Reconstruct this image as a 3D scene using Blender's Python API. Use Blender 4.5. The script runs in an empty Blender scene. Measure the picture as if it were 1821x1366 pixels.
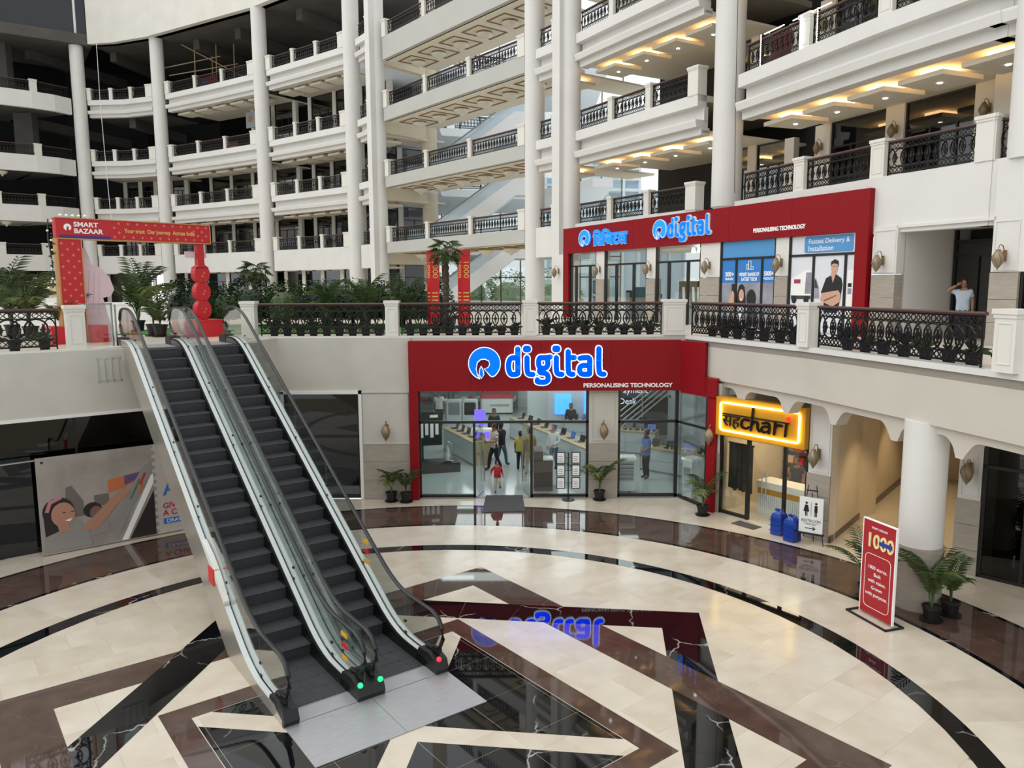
import bpy, bmesh, math, random
from mathutils import Vector, Matrix
from math import sin, cos, pi, radians, hypot, atan2, sqrt
random.seed(7)
sc = bpy.context.scene
COL = sc.collection
# ---------------------------------------------------------------- camera, sky, exposure
cd = bpy.data.cameras.new('camera'); cam = bpy.data.objects.new('camera', cd); COL.objects.link(cam)
cd.sensor_width = 36; cd.lens = 1368 / 1821 * 36; cd.clip_end = 900
cam.matrix_world = Matrix.Translation((0, 0, 6.8)) @ Matrix.Rotation(pi/2 - .1268, 4, 'X') @ Matrix.Rotation(-.0045, 4, 'Z')
sc.camera = cam
wd = bpy.data.worlds.new('sky'); sc.world = wd; wd.use_nodes = True
wd.node_tree.nodes['Background'].inputs[0].default_value = (.93, .97, 1, 1)
wd.node_tree.nodes['Background'].inputs[1].default_value = .95
sc.view_settings.view_transform = 'Standard'; sc.view_settings.look = 'None'
sc.view_settings.gamma = 1; sc.view_settings.use_curve_mapping = False
sc.view_settings.exposure = .18
sl = bpy.data.lights.new('sun', 'SUN'); sl.energy = 1.5; sl.angle = radians(85); sl.color = (1, .985, .96)
so = bpy.data.objects.new('sun', sl); COL.objects.link(so); so.rotation_euler = Vector((.62, .16, -.75)).to_track_quat('-Z', 'Y').to_euler(); so.location = (0, 10, 60)

def area(name, loc, sx, sy, power, color=(1, 1, 1), rot=(0, 0, 0)):
    l = bpy.data.lights.new(name, 'AREA'); l.shape = 'RECTANGLE'; l.size = sx; l.size_y = sy; l.energy = power; l.color = color
    o = bpy.data.objects.new(name, l); COL.objects.link(o); o.location = loc; o.rotation_euler = rot
    return o
def point(name, loc, power, color=(1, 1, 1), r=.08):
    l = bpy.data.lights.new(name, 'POINT'); l.energy = power; l.color = color; l.shadow_soft_size = r
    o = bpy.data.objects.new(name, l); COL.objects.link(o); o.location = loc
    return o

# ---------------------------------------------------------------- materials
MATS = {}
def srgb(h):
    h = h.lstrip('#'); r = []
    for i in (0, 2, 4):
        c = int(h[i:i+2], 16) / 255
        r.append(c / 12.92 if c <= .04045 else ((c + .055) / 1.055) ** 2.4)
    return (*r, 1)
def mat(name, col, rough=.6, metal=0, noise=0, scale=3, col2=None, bump=0, emit=0, spec=.5, trans=0, alpha=1, veins=None, vscale=2.0, stretch=None, coat=0):
    m = bpy.data.materials.new(name); m.use_nodes = True; MATS[name] = m
    nt = m.node_tree; b = nt.nodes['Principled BSDF']
    c = srgb(col) if isinstance(col, str) else (*col, 1)
    b.inputs['Base Color'].default_value = c
    b.inputs['Roughness'].default_value = rough; b.inputs['Metallic'].default_value = metal
    b.inputs['Specular IOR Level'].default_value = spec
    b.inputs['Coat Weight'].default_value = coat
    if trans: b.inputs['Transmission Weight'].default_value = trans
    if alpha < 1: b.inputs['Alpha'].default_value = alpha
    if emit:
        b.inputs['Emission Color'].default_value = c; b.inputs['Emission Strength'].default_value = emit
    if noise or veins or bump:
        tc = nt.nodes.new('ShaderNodeTexCoord'); mp = nt.nodes.new('ShaderNodeMapping')
        nt.links.new(tc.outputs['Object'], mp.inputs[0])
        if stretch: mp.inputs['Scale'].default_value = stretch
        n = nt.nodes.new('ShaderNodeTexNoise'); n.inputs['Scale'].default_value = scale; n.inputs['Detail'].default_value = 6
        nt.links.new(mp.outputs[0], n.inputs['Vector'])
    out = None
    if noise:
        c2 = srgb(col2) if col2 else tuple(x * (1 - noise) for x in c[:3]) + (1,)
        r = nt.nodes.new('ShaderNodeValToRGB'); r.color_ramp.elements[0].position = .32; r.color_ramp.elements[1].position = .68
        r.color_ramp.elements[0].color = c2; r.color_ramp.elements[1].color = c
        nt.links.new(n.outputs[0], r.inputs[0]); out = r.outputs[0]
    if veins:
        v = nt.nodes.new('ShaderNodeTexVoronoi'); v.feature = 'DISTANCE_TO_EDGE'; v.inputs['Scale'].default_value = vscale
        mx0 = nt.nodes.new('ShaderNodeMix'); mx0.data_type = 'VECTOR'; mx0.inputs[0].default_value = .25
        nt.links.new(mp.outputs[0], mx0.inputs[4]); nt.links.new(n.outputs[1], mx0.inputs[5]); nt.links.new(mx0.outputs[1], v.inputs['Vector'])
        r2 = nt.nodes.new('ShaderNodeValToRGB'); r2.color_ramp.elements[0].position = 0; r2.color_ramp.elements[1].position = .012
        r2.color_ramp.elements[0].color = (1, 1, 1, 1); r2.color_ramp.elements[1].color = (0, 0, 0, 1)
        nt.links.new(v.outputs[0], r2.inputs[0])
        n2 = nt.nodes.new('ShaderNodeTexNoise'); n2.inputs['Scale'].default_value = .9; nt.links.new(mp.outputs[0], n2.inputs['Vector'])
        r3 = nt.nodes.new('ShaderNodeValToRGB'); r3.color_ramp.elements[0].position = .5; r3.color_ramp.elements[1].position = .62
        nt.links.new(n2.outputs[0], r3.inputs[0])
        mu = nt.nodes.new('ShaderNodeMath'); mu.operation = 'MULTIPLY'; nt.links.new(r2.outputs[0], mu.inputs[0]); nt.links.new(r3.outputs[0], mu.inputs[1])
        mm = nt.nodes.new('ShaderNodeMix'); mm.data_type = 'RGBA'; nt.links.new(mu.outputs[0], mm.inputs[0])
        if out: nt.links.new(out, mm.inputs[6])
        else: mm.inputs[6].default_value = c
        mm.inputs[7].default_value = srgb(veins); out = mm.outputs[2]
    if out: nt.links.new(out, b.inputs['Base Color'])
    if bump:
        bp = nt.nodes.new('ShaderNodeBump'); bp.inputs['Strength'].default_value = bump; bp.inputs['Distance'].default_value = .02
        nt.links.new(n.outputs[0], bp.inputs['Height']); nt.links.new(bp.outputs[0], b.inputs['Normal'])
    return m
def glass(name, tint=(.9, .95, .95), mixf=.88, rough=.02):
    # thin architectural pane: mostly clear, with a fresnel reflection
    m = bpy.data.materials.new(name); m.use_nodes = True; MATS[name] = m; nt = m.node_tree
    for x in list(nt.nodes): nt.nodes.remove(x)
    o = nt.nodes.new('ShaderNodeOutputMaterial'); t = nt.nodes.new('ShaderNodeBsdfTransparent'); t.inputs[0].default_value = (*tint, 1)
    g = nt.nodes.new('ShaderNodeBsdfGlossy'); g.inputs['Roughness'].default_value = rough
    f = nt.nodes.new('ShaderNodeLayerWeight'); f.inputs[0].default_value = .28
    mt = nt.nodes.new('ShaderNodeMath'); mt.operation = 'MULTIPLY_ADD'; mt.inputs[1].default_value = .55; mt.inputs[2].default_value = 1 - mixf
    mx = nt.nodes.new('ShaderNodeMixShader')
    nt.links.new(f.outputs[1], mt.inputs[0]); nt.links.new(mt.outputs[0], mx.inputs[0])
    nt.links.new(t.outputs[0], mx.inputs[1]); nt.links.new(g.outputs[0], mx.inputs[2]); nt.links.new(mx.outputs[0], o.inputs[0])
    return m
mat('plaster', '#d6d3cd', .75, noise=.06, scale=.7)
mat('plaster_warm', '#d8d3c8', .75, noise=.07, scale=.8)
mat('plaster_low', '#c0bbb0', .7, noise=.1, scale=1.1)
mat('white', '#dedcd6', .6)
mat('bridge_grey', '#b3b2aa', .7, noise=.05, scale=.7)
mat('plaster_mid', '#c3bcaf', .75, noise=.08, scale=.8)
mat('cream', '#d8ccb4', .7, noise=.05)
mat('soffit', '#e6decc', .7)
mat('stone', '#a39a8d', .55, noise=.16, scale=2.2, stretch=(1, 1, 6))
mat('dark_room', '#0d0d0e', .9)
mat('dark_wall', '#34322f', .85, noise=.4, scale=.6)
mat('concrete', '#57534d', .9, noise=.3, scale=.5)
mat('iron', '#17130f', .45, .4)
mat('rail_brown', '#4a3026', .4)
mat('black', '#101011', .5)
mat('black_gloss', '#0b0b0c', .2)
mat('rubber', '#141416', .35)
mat('dark_frame', '#16130f', .45)
mat('red_sign', '#840912', .5, spec=.2)
mat('red_paint', '#c01822', .45)
mat('floor_cream', '#cbc1b1', .16, noise=.09, scale=1.6, col2='#bdb19e', spec=.4)
mat('floor_cream_b', '#cec5b6', .16, noise=.09, scale=1.3, col2='#c1b5a3', spec=.4)
mat('floor_cream_c', '#c8bdac', .16, noise=.09, scale=1.9, col2='#baae9b', spec=.4)
mat('floor_brown', '#56433a', .035, noise=.3, scale=2.2, col2='#44332c', veins='#6a5548', vscale=1.1)
mat('floor_black', '#0e0f12', .025, noise=.3, scale=3, veins='#a8a8a0', vscale=.8)
mat('grout', '#a3967e', .8)
mat('terrace', '#cfc5b4', .3, noise=.08, scale=2)
mat('steel', '#b9bab6', .32, .9, noise=.12, scale=2.5)
mat('steel_bright', '#c6cac8', .4, .25)
mat('steel_side', '#c4beb2', .25, .65, noise=.15, scale=.9)
mat('plate', '#b4b4b6', .42, .55, noise=.14, scale=4, stretch=(1, 8, 1))
mat('step', '#3b3c3f', .5, noise=.25, scale=9)
mat('step_rib', '#1b1c1f', .5, .2)
mat('lawn', '#3f7a33', .95, noise=.3, scale=20)
mat('leaf_dark', '#24391f', .6, noise=.35, scale=6)
mat('leaf', '#46592c', .55, noise=.3, scale=5)
mat('leaf_light', '#6f7d45', .55, noise=.3, scale=5)
mat('bark', '#4b4032', .9, noise=.4, scale=14)
mat('soil', '#2b2018', .95)
mat('blue_sign', '#0066ff', .5, emit=.75, spec=.1)
mat('white_edge', '#e8f2ff', .4, emit=.55)
mat('white_print', '#f2f0ee', .5)
mat('gold', '#b08a52', .4, .6)
mat('bronze', '#8a6f4b', .45, .5)
mat('lamp_warm', (1, .68, .32), .5, emit=6)
mat('lamp_white', (1, .97, .92), .5, emit=9)
glass('pane'); glass('pane_shop', (.95, .98, .97), .975); glass('pane_dark', (.2, .21, .22), .955); glass('pane_esc', (.92, .955, .935), .95)

# ---------------------------------------------------------------- mesh building
class MB:
    def __init__(s): s.v = []; s.f = []
    def add(s, vs, fs):
        o = len(s.v); s.v += [tuple(v) for v in vs]; s.f += [tuple(i + o for i in f) for f in fs]; return s
    def box(s, x0, x1, y0, y1, z0, z1):
        return s.add([(x0,y0,z0),(x1,y0,z0),(x1,y1,z0),(x0,y1,z0),(x0,y0,z1),(x1,y0,z1),(x1,y1,z1),(x0,y1,z1)],
                     [(0,3,2,1),(4,5,6,7),(0,1,5,4),(1,2,6,5),(2,3,7,6),(3,0,4,7)])
    def prism(s, poly, z0, z1):
        n = len(poly)
        return s.add([(x,y,z0) for x,y in poly] + [(x,y,z1) for x,y in poly],
                     [tuple(range(n-1,-1,-1)), tuple(range(n,2*n))] + [(i,(i+1)%n,n+(i+1)%n,n+i) for i in range(n)])
    def ext(s, poly, y0, y1):          # polygon in x,z pushed along y
        n = len(poly)
        return s.add([(x,y0,z) for x,z in poly] + [(x,y1,z) for x,z in poly],
                     [tuple(range(n)), tuple(range(2*n-1,n-1,-1))] + [(i,n+i,n+(i+1)%n,(i+1)%n) for i in range(n)])
    def extx(s, poly, x0, x1):         # polygon in y,z pushed along x
        n = len(poly)
        return s.add([(x0,y,z) for y,z in poly] + [(x1,y,z) for y,z in poly],
                     [tuple(range(n)), tuple(range(2*n-1,n-1,-1))] + [(i,n+i,n+(i+1)%n,(i+1)%n) for i in range(n)])
    def tube(s, pts, r, n=6, closed=False, ry=None):
        P = [Vector(p) for p in pts]; m = len(P); vs = []; fs = []
        for i in range(m):
            a = P[i-1] if (i > 0 or closed) else P[i]; b = P[(i+1) % m] if (i < m-1 or closed) else P[i]
            t = (b - a).normalized(); up = Vector((0,0,1)) if abs(t.z) < .95 else Vector((0,1,0))
            u = t.cross(up).normalized(); w = u.cross(t)
            rr = r[i] if isinstance(r, (list, tuple)) else r
            for k in range(n):
                q = 2*pi*k/n + pi/n
                vs.append(P[i] + u*cos(q)*rr + w*sin(q)*(ry if ry else rr))
        for i in range(m if closed else m-1):
            for k in range(n):
                j = (i+1) % m; fs.append((i*n+k, i*n+(k+1)%n, j*n+(k+1)%n, j*n+k))
        if not closed: fs += [tuple(range(n-1,-1,-1)), tuple(range((m-1)*n, m*n))]
        return s.add(vs, fs)
    def lathe(s, prof, n=14, c=(0,0), sx=1, sy=1):
        m = len(prof)
        vs = [(c[0]+r*cos(2*pi*k/n)*sx, c[1]+r*sin(2*pi*k/n)*sy, z) for r,z in prof for k in range(n)]
        fs = [(i*n+k, i*n+(k+1)%n, (i+1)*n+(k+1)%n, (i+1)*n+k) for i in range(m-1) for k in range(n)]
        return s.add(vs, fs + [tuple(range(n-1,-1,-1)), tuple(range((m-1)*n, m*n))])
    def sweep(s, path, prof, closed_prof=True):    # profile (offset toward the atrium, z) along a plan line
        n = len(path); k = len(prof); vs = []
        for i in range(n):
            nx = ny = 0
            for a, b in ((i-1, i), (i, i+1)):
                if 0 <= a and b < n:
                    dx, dy = path[b][0]-path[a][0], path[b][1]-path[a][1]; l = hypot(dx, dy); nx += dy/l; ny -= dx/l
            l2 = nx*nx + ny*ny; cnt = 2 if 0 < i < n-1 else 1
            nx, ny = nx*cnt/l2, ny*cnt/l2
            vs += [(path[i][0]+nx*o, path[i][1]+ny*o, z) for o, z in prof]
        fs = [(i*k+j, (i+1)*k+j, (i+1)*k+(j+1)%k, i*k+(j+1)%k) for i in range(n-1) for j in range(k if closed_prof else k-1)]
        if closed_prof: fs += [tuple(range(k)), tuple(range(n*k-1, (n-1)*k-1, -1))]
        return s.add(vs, fs)
    def xf(s, M):
        s.v = [tuple(M @ Vector(v)) for v in s.v]; return s
    def mesh(s, name, m=None, smooth=False):
        me = bpy.data.meshes.new(name); me.from_pydata(s.v, [], s.f)
        if smooth:
            me.polygons.foreach_set('use_smooth', [True]*len(me.polygons)); me.update()
            try: me.set_sharp_from_angle(angle=radians(40))
            except Exception: pass
        if m: me.materials.append(MATS[m] if isinstance(m, str) else m)
        me.update(); return me
def link(name, me, parent=None, loc=(0,0,0), rz=0, scale=None, rot=None):
    o = bpy.data.objects.new(name, me); COL.objects.link(o); o.location = loc
    o.rotation_euler = rot if rot else (0, 0, rz)
    if scale: o.scale = scale
    if parent: o.parent = parent
    return o
def ob(name, mb, m, parent=None, loc=(0,0,0), rz=0, smooth=False, rot=None, scale=None):
    return link(name, mb.mesh(name, m, smooth), parent, loc, rz, scale, rot)
def tag(o, label=None, cat=None, group=None, kind=None):
    if label: o['label'] = label
    if cat: o['category'] = cat
    if group: o['group'] = group
    if kind: o['kind'] = kind
    return o
def thing(name, label, cat, loc=(0,0,0), rz=0, group=None, rot=None):
    return tag(link(name, None, None, loc, rz, rot=rot), label, cat, group)
def struct(name, mb, m, loc=(0,0,0), rz=0, smooth=False, label=None, cat=None):
    o = ob(name, mb, m, None, loc, rz, smooth); o['kind'] = 'structure'
    return tag(o, label, cat)
def dup(root, loc, rz=None, label=None, scale=None):
    r = root.copy(); COL.objects.link(r); r.location = loc
    if rz is not None: r.rotation_euler = (0, 0, rz)
    if scale: r.scale = scale
    if label: r['label'] = label
    for ch in root.children:
        c = ch.copy(); COL.objects.link(c); c.parent = r
        for g in ch.children:
            d = g.copy(); COL.objects.link(d); d.parent = c
    return r
def frame(a, b):                       # facade frame: x to the viewer's right, y into the building
    return (a[0], a[1], 0), atan2(b[1]-a[1], b[0]-a[0]), hypot(b[0]-a[0], b[1]-a[1])
def arc(cx, cy, r, a0, a1, n):
    return [(cx + r*cos(radians(a0+(a1-a0)*i/n)), cy + r*sin(radians(a0+(a1-a0)*i/n))) for i in range(n+1)]
ORD = ['first','second','third','fourth','fifth','sixth','seventh','eighth','ninth','tenth','eleventh','twelfth','thirteenth','fourteenth','fifteenth','sixteenth','seventeenth','eighteenth','nineteenth','twentieth']
def lerp(a, b, t): return tuple(x + (y-x)*t for x, y in zip(a, b))
def cubes(*bs):
    m = MB()
    for b in bs: m.box(*b)
    return m
# flat lettering: the built-in font turned into a mesh lying in the x,z plane (reads from -y)
def text_mesh(body, size, m, ext=.005, bold=0, align='LEFT', shear=0, space=1):
    cu = bpy.data.curves.new('lettering', 'FONT'); cu.body = body; cu.size = size; cu.extrude = ext; cu.offset = bold
    cu.align_x = align; cu.shear = shear; cu.space_character = space; cu.resolution_u = 3
    o = bpy.data.objects.new('lettering', cu); COL.objects.link(o)
    me = bpy.data.meshes.new_from_object(o.evaluated_get(bpy.context.evaluated_depsgraph_get()))
    bpy.data.objects.remove(o); bpy.data.curves.remove(cu)
    me.transform(Matrix.Rotation(pi/2, 4, 'X')); me.materials.clear(); me.materials.append(MATS[m])
    return me
def text(name, body, size, m, parent, loc, ext=.005, bold=0, align='LEFT', width=None, rot=None, shear=0, space=1, height=None):
    me = text_mesh(body, size, m, ext, bold, align, shear, space)
    if len(me.vertices):
        xs = [v.co.x for v in me.vertices]; zs = [v.co.z for v in me.vertices]
        kx = width/(max(xs)-min(xs)) if width else 1; kz = height/(max(zs)-min(zs)) if height else 1
        if kx != 1 or kz != 1: me.transform(Matrix.Diagonal((kx, 1, kz, 1)))
    return link(name, me, parent, loc, rot=rot)
C = (-1.63, 11.04)                     # middle of the inlaid floor
L1, L2, L3, L4, L5, LT = 5.2, 9.95, 14.6, 19.25, 25.1, 30.3
# ---------------------------------------------------------------- inlaid ground floor
def clip(poly, nx, ny, c):             # keep nx*x+ny*y <= c
    out = []
    for i in range(len(poly)):
        p, q = poly[i], poly[(i+1) % len(poly)]
        a, b = nx*p[0]+ny*p[1]-c, nx*q[0]+ny*q[1]-c
        if a <= 0: out.append(p)
        if (a < 0 < b) or (b < 0 < a):
            t = a/(a-b); out.append((p[0]+(q[0]-p[0])*t, p[1]+(q[1]-p[1])*t))
    return out
base = MB().prism([(-24, 2), (22, 2), (22, 24.2), (6, 24.2), (-24, 24.2)], -.3, -.012)
FLOOR = struct('floor', base, 'grout', label='polished marble ground floor with concentric rings and an interlaced star', cat='floor')
def tile(name, poly, m, z=0):
    if len(poly) < 3: return
    ar = abs(sum(poly[i-1][0]*poly[i][1]-poly[i][0]*poly[i-1][1] for i in range(len(poly))))/2
    if ar < .004: return
    ob(name, MB().prism(poly, -.012, z), m, FLOOR)
def sector(r0, r1, a0, a1, gap=.001):
    g0, g1 = math.degrees(gap/r0), math.degrees(gap/r1); n = 4
    inner = [(C[0]+(r0+gap)*cos(radians(a)), C[1]+(r0+gap)*sin(radians(a))) for a in [a0+g0+(a1-a0-2*g0)*i/n for i in range(n+1)]]
    outer = [(C[0]+(r1-gap)*cos(radians(a)), C[1]+(r1-gap)*sin(radians(a))) for a in [a0+g1+(a1-a0-2*g1)*i/n for i in range(n+1)]]
    return inner + outer[::-1]
CR = ['floor_cream', 'floor_cream_b', 'floor_cream_c']
def ring(name, r0, r1, step, ms, a0=-24, a1=204, off=0, mask=None):
    a = a0 + off; k = 0
    while a < a1:
        p = sector(r0, r1, a, a+step)
        if mask: p = mask(p)
        tile(name, p, random.choice(ms) if len(ms) > 1 else ms[0]); a += step; k += 1
def mask_front(p):
    return clip(p, 0, 1, 24.12)
ring('brown_tile', 10.45, 12.21, 7.5, ['floor_brown'])
ring('black_border_tile', 10.33, 10.45, 7.5, ['floor_black'])
ring('black_border_tile', 12.21, 12.33, 7.5, ['floor_black'])
ring('cream_ring_tile', 8.65, 10.33, 7.5, CR, off=3)
ring('black_ring_tile', 8.26, 8.65, 7.5, ['floor_black'], off=2)
ring('outer_cream_tile', 12.33, 13.6, 6, CR, mask=mask_front)
ring('outer_cream_tile', 13.6, 15.4, 6, CR, a0=20, a1=100, mask=mask_front)
g = radians(38); ux, uy = (cos(g), sin(g)), (-sin(g), cos(g))
for i in range(-8, 8):
    for j in range(-13, 13):
        q = [(i*1.2+.001+(.6 if j % 2 else 0), j*.8+.001), (i*1.2+1.199+(.6 if j % 2 else 0), j*.8+.001), (i*1.2+1.199+(.6 if j % 2 else 0), j*.8+.799), (i*1.2+.001+(.6 if j % 2 else 0), j*.8+.799)]
        p = [(C[0]+a*ux[0]+b*uy[0], C[1]+a*ux[1]+b*uy[1]) for a, b in q]
        if max(y for x, y in p) < 9: continue
        for k in range(72):
            a = radians(5*k+2.5); p = clip(p, cos(a), sin(a), C[0]*cos(a)+C[1]*sin(a)+8.255*cos(radians(2.5)))
            if len(p) < 3: break
        tile('cream_tile', p, random.choice(CR))
def pol(r, a): return (C[0]+r*cos(radians(a)), C[1]+r*sin(radians(a)))
def band(name, ro, ri, a0, m, zf, nt):
    for k in range(4):
        o1, o2, i1, i2 = pol(ro, a0+90*k), pol(ro, a0+90*k+90), pol(ri, a0+90*k), pol(ri, a0+90*k+90)
        for t in range(nt):
            e = .00018
            q = [lerp(o1, o2, t/nt+e), lerp(o1, o2, (t+1)/nt-e), lerp(i1, i2, (t+1)/nt-e), lerp(i1, i2, t/nt+e)]
            if max(y for x, y in q) < 9: continue
            tile(name, q, m, zf((t+.5)/nt))
band('brown_band_tile', 7.07, 5.9, 83, 'floor_brown', lambda t: .003 if t < .5 else .0012, 8)
band('black_band_tile', 7.0, 5.85, 38, 'floor_black', lambda t: .0022, 8)
band('brown_square_tile', 4.09, 3.52, 83, 'floor_brown', lambda t: .003, 5)
for k in range(4):
    th = 83+90*k; w = .21
    def q(t, s): return (C[0]+t*cos(radians(th))-s*sin(radians(th)), C[1]+t*sin(radians(th))+s*cos(radians(th)))
    tri = [q(w, w), q(3.5-w, w), q(w, 3.5-w)]
    for i in range(-1, 7):
        for j in range(-1, 7):
            p = tri; ca, sa = cos(radians(38)), sin(radians(38))
            x0, y0 = C[0]*ca+C[1]*sa, -C[0]*sa+C[1]*ca
            for nx, ny, c in ((ca, sa, x0+(i-2)*1.2-.003), (-ca, -sa, -(x0+(i-3)*1.2+.003)), (-sa, ca, y0+(j-2)*1.2-.003), (sa, -ca, -(y0+(j-3)*1.2+.003))):
                p = clip(p, nx, ny, c)
                if len(p) < 3: break
            if len(p) > 2 and max(y for x, y in p) > 9: tile('black_centre_tile', p, 'floor_black', .002)
# ---------------------------------------------------------------- ground storey walls and the first floor deck
EDGE = [(-17.8, 14.2), (-12.75, 18.42), (-10.75, 20.05), (-10.35, 20.75), (-7.95, 22.3), (-8.3, 24.3), (5.5, 24.33), (6.4, 22.0), (7.43, 19.35), (8.2, 16.35), (8.9, 13.3), (9.35, 10.4)]
deck = MB()
for poly in ([(-17.8,14.2),(-12.75,18.42),(-10.75,20.05),(-10.35,20.75),(-9.2,21.45),(-30,60),(-52,40)],
             [(-9.2,21.45),(-7.95,22.3),(-8.3,24.3),(-8.3,60),(-30,60)],
             [(-8.3,24.3),(5.5,24.33),(6.4,22),(20,30),(8,60),(-8.3,60)],
             [(6.4,22),(7.43,19.35),(8.2,16.35),(8.9,13.3),(9.35,10.4),(24,10.4),(24,30),(20,30)],
             [(-52,40),(-30,60),(8,60),(8,78),(-14,95),(-60,95)]):
    deck.prism(poly, 4.95, L1)
struct('floor', deck, 'terrace', label='pale tiled first floor terrace around the well', cat='floor')
# wall under the left part of the well: fascia above a wide dark opening
P0, P1, P2, P3 = (-17.8, 14.25), (-12.7, 18.35), (-10.2, 20.35), (-8.2, 21.95)
fas = MB()
for a, b in ((P0, P1), (P1, P2), (P2, P3)):
    fas.sweep([a, b], [(0, 3.57), (0, 5.2), (-.3, 5.2), (-.3, 3.57)])
fas.sweep([P3, (-7.4, 24.2)], [(0, 0), (0, 5.2), (-.3, 5.2), (-.3, 0)])
struct('wall_left', fas, 'plaster_low', label='cream plastered wall under the terrace left of the escalators', cat='wall')
struct('trim_1', MB().sweep([P0, P1, P2, P3], [(.03, 3.5), (.03, 3.58), (-.2, 3.58), (-.2, 3.5)]), 'white', label='thin white edge along the top of the dark opening', cat='trim')
# black unlit unit behind the opening
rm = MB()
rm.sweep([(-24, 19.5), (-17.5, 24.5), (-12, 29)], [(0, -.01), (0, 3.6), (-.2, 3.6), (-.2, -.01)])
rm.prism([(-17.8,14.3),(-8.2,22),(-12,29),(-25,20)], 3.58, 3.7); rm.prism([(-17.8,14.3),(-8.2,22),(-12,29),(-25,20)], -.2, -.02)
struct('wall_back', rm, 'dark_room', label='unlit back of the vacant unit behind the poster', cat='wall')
# straight middle wall
wl = MB()
wl.box(-8.3, -7.25, 24.2, 24.6, 0, 5.2); wl.box(-7.25, -4.82, 24.2, 24.6, 3.45, 5.2); wl.box(-4.82, -3.2, 24.2, 24.6, 0, 5.2)
wl.box(-3.2, 5.5, 24.25, 24.6, 3.52, 5.2)
struct('wall_middle', wl, 'plaster_low', label='cream plastered wall beside the large red shop sign', cat='wall')
wn = tag(link('window_1', None, None, (-7.25, 24.2, 0)), 'dark empty shop window behind the escalator handrail', 'window', kind='structure')
ob('window_frame', cubes((-.1,0,-.06,.3,0,3.5),(2.37,2.47,-.06,.3,0,3.53),(-.1,2.47,-.06,.3,3.42,3.53)), 'white', wn)
ob('mullion', cubes((0,2.37,.1,.2,1.98,2.06),(0,2.37,.1,.2,0,.1),(2.3,2.37,.1,.2,0,3.42),(0,.06,.1,.2,0,3.42)), 'dark_frame', wn)
ob('pane', cubes((.06,2.3,.14,.16,.1,1.98)), 'pane_dark', wn); ob('pane', cubes((.06,2.3,.14,.16,2.06,3.42)), 'pane_dark', wn)
ob('back_board', cubes((.06,2.3,1.6,1.7,0,3.42),(0,.06,.3,1.6,0,3.42),(2.3,2.36,.3,1.6,0,3.42),(0,2.36,.3,1.6,3.42,3.5)), 'dark_wall', wn)
# pier between the dark window and the red shop: plaster panel above, three stone courses below
pr = tag(link('trim_2', None, None, (-4.78, 24.2, 0)), 'stone clad pier left of the red shop front', 'pier', kind='structure')
for i, (z0, z1) in enumerate(((0, .62), (.63, 1.22), (1.23, 1.8))): ob('stone_course', cubes((0,1.5,-.05,0,z0,z1)), 'stone', pr)
ob('plaster_panel', cubes((.02,1.48,-.03,0,1.83,3.42)), 'plaster_low', pr)
ob('moulding', cubes((-.02,1.52,-.06,0,1.8,1.84),(-.02,1.52,-.05,0,3.45,3.5)), 'plaster_low', pr)
# right part: fascia that steps forward over a colonnade
RE = EDGE[6:]
fr = MB(); fr.sweep(RE, [(0, 3.98), (0, 5.2), (-.35, 5.2), (-.35, 3.98)])
struct('wall_right', fr, 'plaster_mid', label='plain white fascia below the railing on the right of the well', cat='wall')
struct('trim_3', MB().sweep(EDGE[5:], [(.06, 5.12), (.06, 5.24), (-.3, 5.24), (-.3, 5.12)]), 'plaster', label='kerb under the middle and right railings', cat='trim')
struct('trim_4', MB().sweep(EDGE[:4], [(.04, 5.12), (.04, 5.24), (-.3, 5.24), (-.3, 5.12)]), 'plaster', label='kerb under the leftmost railing', cat='trim')
# scalloped arches under the fascia
def pathpt(path, s):
    for a, b in zip(path, path[1:]):
        l = hypot(b[0]-a[0], b[1]-a[1])
        if s <= l: return (a[0]+(b[0]-a[0])*s/l, a[1]+(b[1]-a[1])*s/l)
        s -= l
    return path[-1]
def plen(path): return sum(hypot(b[0]-a[0], b[1]-a[1]) for a, b in zip(path, path[1:]))
ar = MB(); tot = plen(RE); inset = [(x+.12, y+.03) for x, y in RE]
pend = [.55, 2.65, 4.55, 6.35, 8.35, 10.2, 12.4]
def zlow(s):
    d = min(abs(s-p) for p in pend)
    return 3.42 if d < .12 else 3.52 if d < .17 else 3.8 - .22*max(0, 1-(d-.17)/.3)**2.2
ss = sorted({round(i*.06, 3) for i in range(int(tot/.06))}); prev = None
for s in ss:
    p = pathpt(inset, s); zb = zlow(s); cur = [(p[0], p[1], zb), (p[0], p[1], 4.0), (p[0]+.3, p[1]+.08, 4.0), (p[0]+.3, p[1]+.08, zb)]
    if prev: ar.add(prev+cur, [(0,1,5,4),(1,2,6,5),(2,3,7,6),(3,0,4,7)])
    prev = cur
struct('trim_5', ar, 'plaster_mid', label='scalloped arch band hanging under the right fascia', cat='trim')
struct('ceiling', MB().prism([(5.6,24.3),(6.6,22),(7.6,19.35),(8.4,16.35),(9.1,13.3),(9.6,10.4),(24,10.4),(24,31),(11,31),(9,26.5),(6.5,23.5)], 3.86, 3.95), 'soffit', label='cream ceiling over the right colonnade', cat='ceiling')
# paving of the right walkway and corridor
struct('floor', MB().prism([(8.2,20),(14.6,28.6),(24,28.6),(24,8),(10,8),(11.5,12)], -.3, -.004), 'terrace', label='beige floor of the colonnade and the side corridor', cat='floor')
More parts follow.
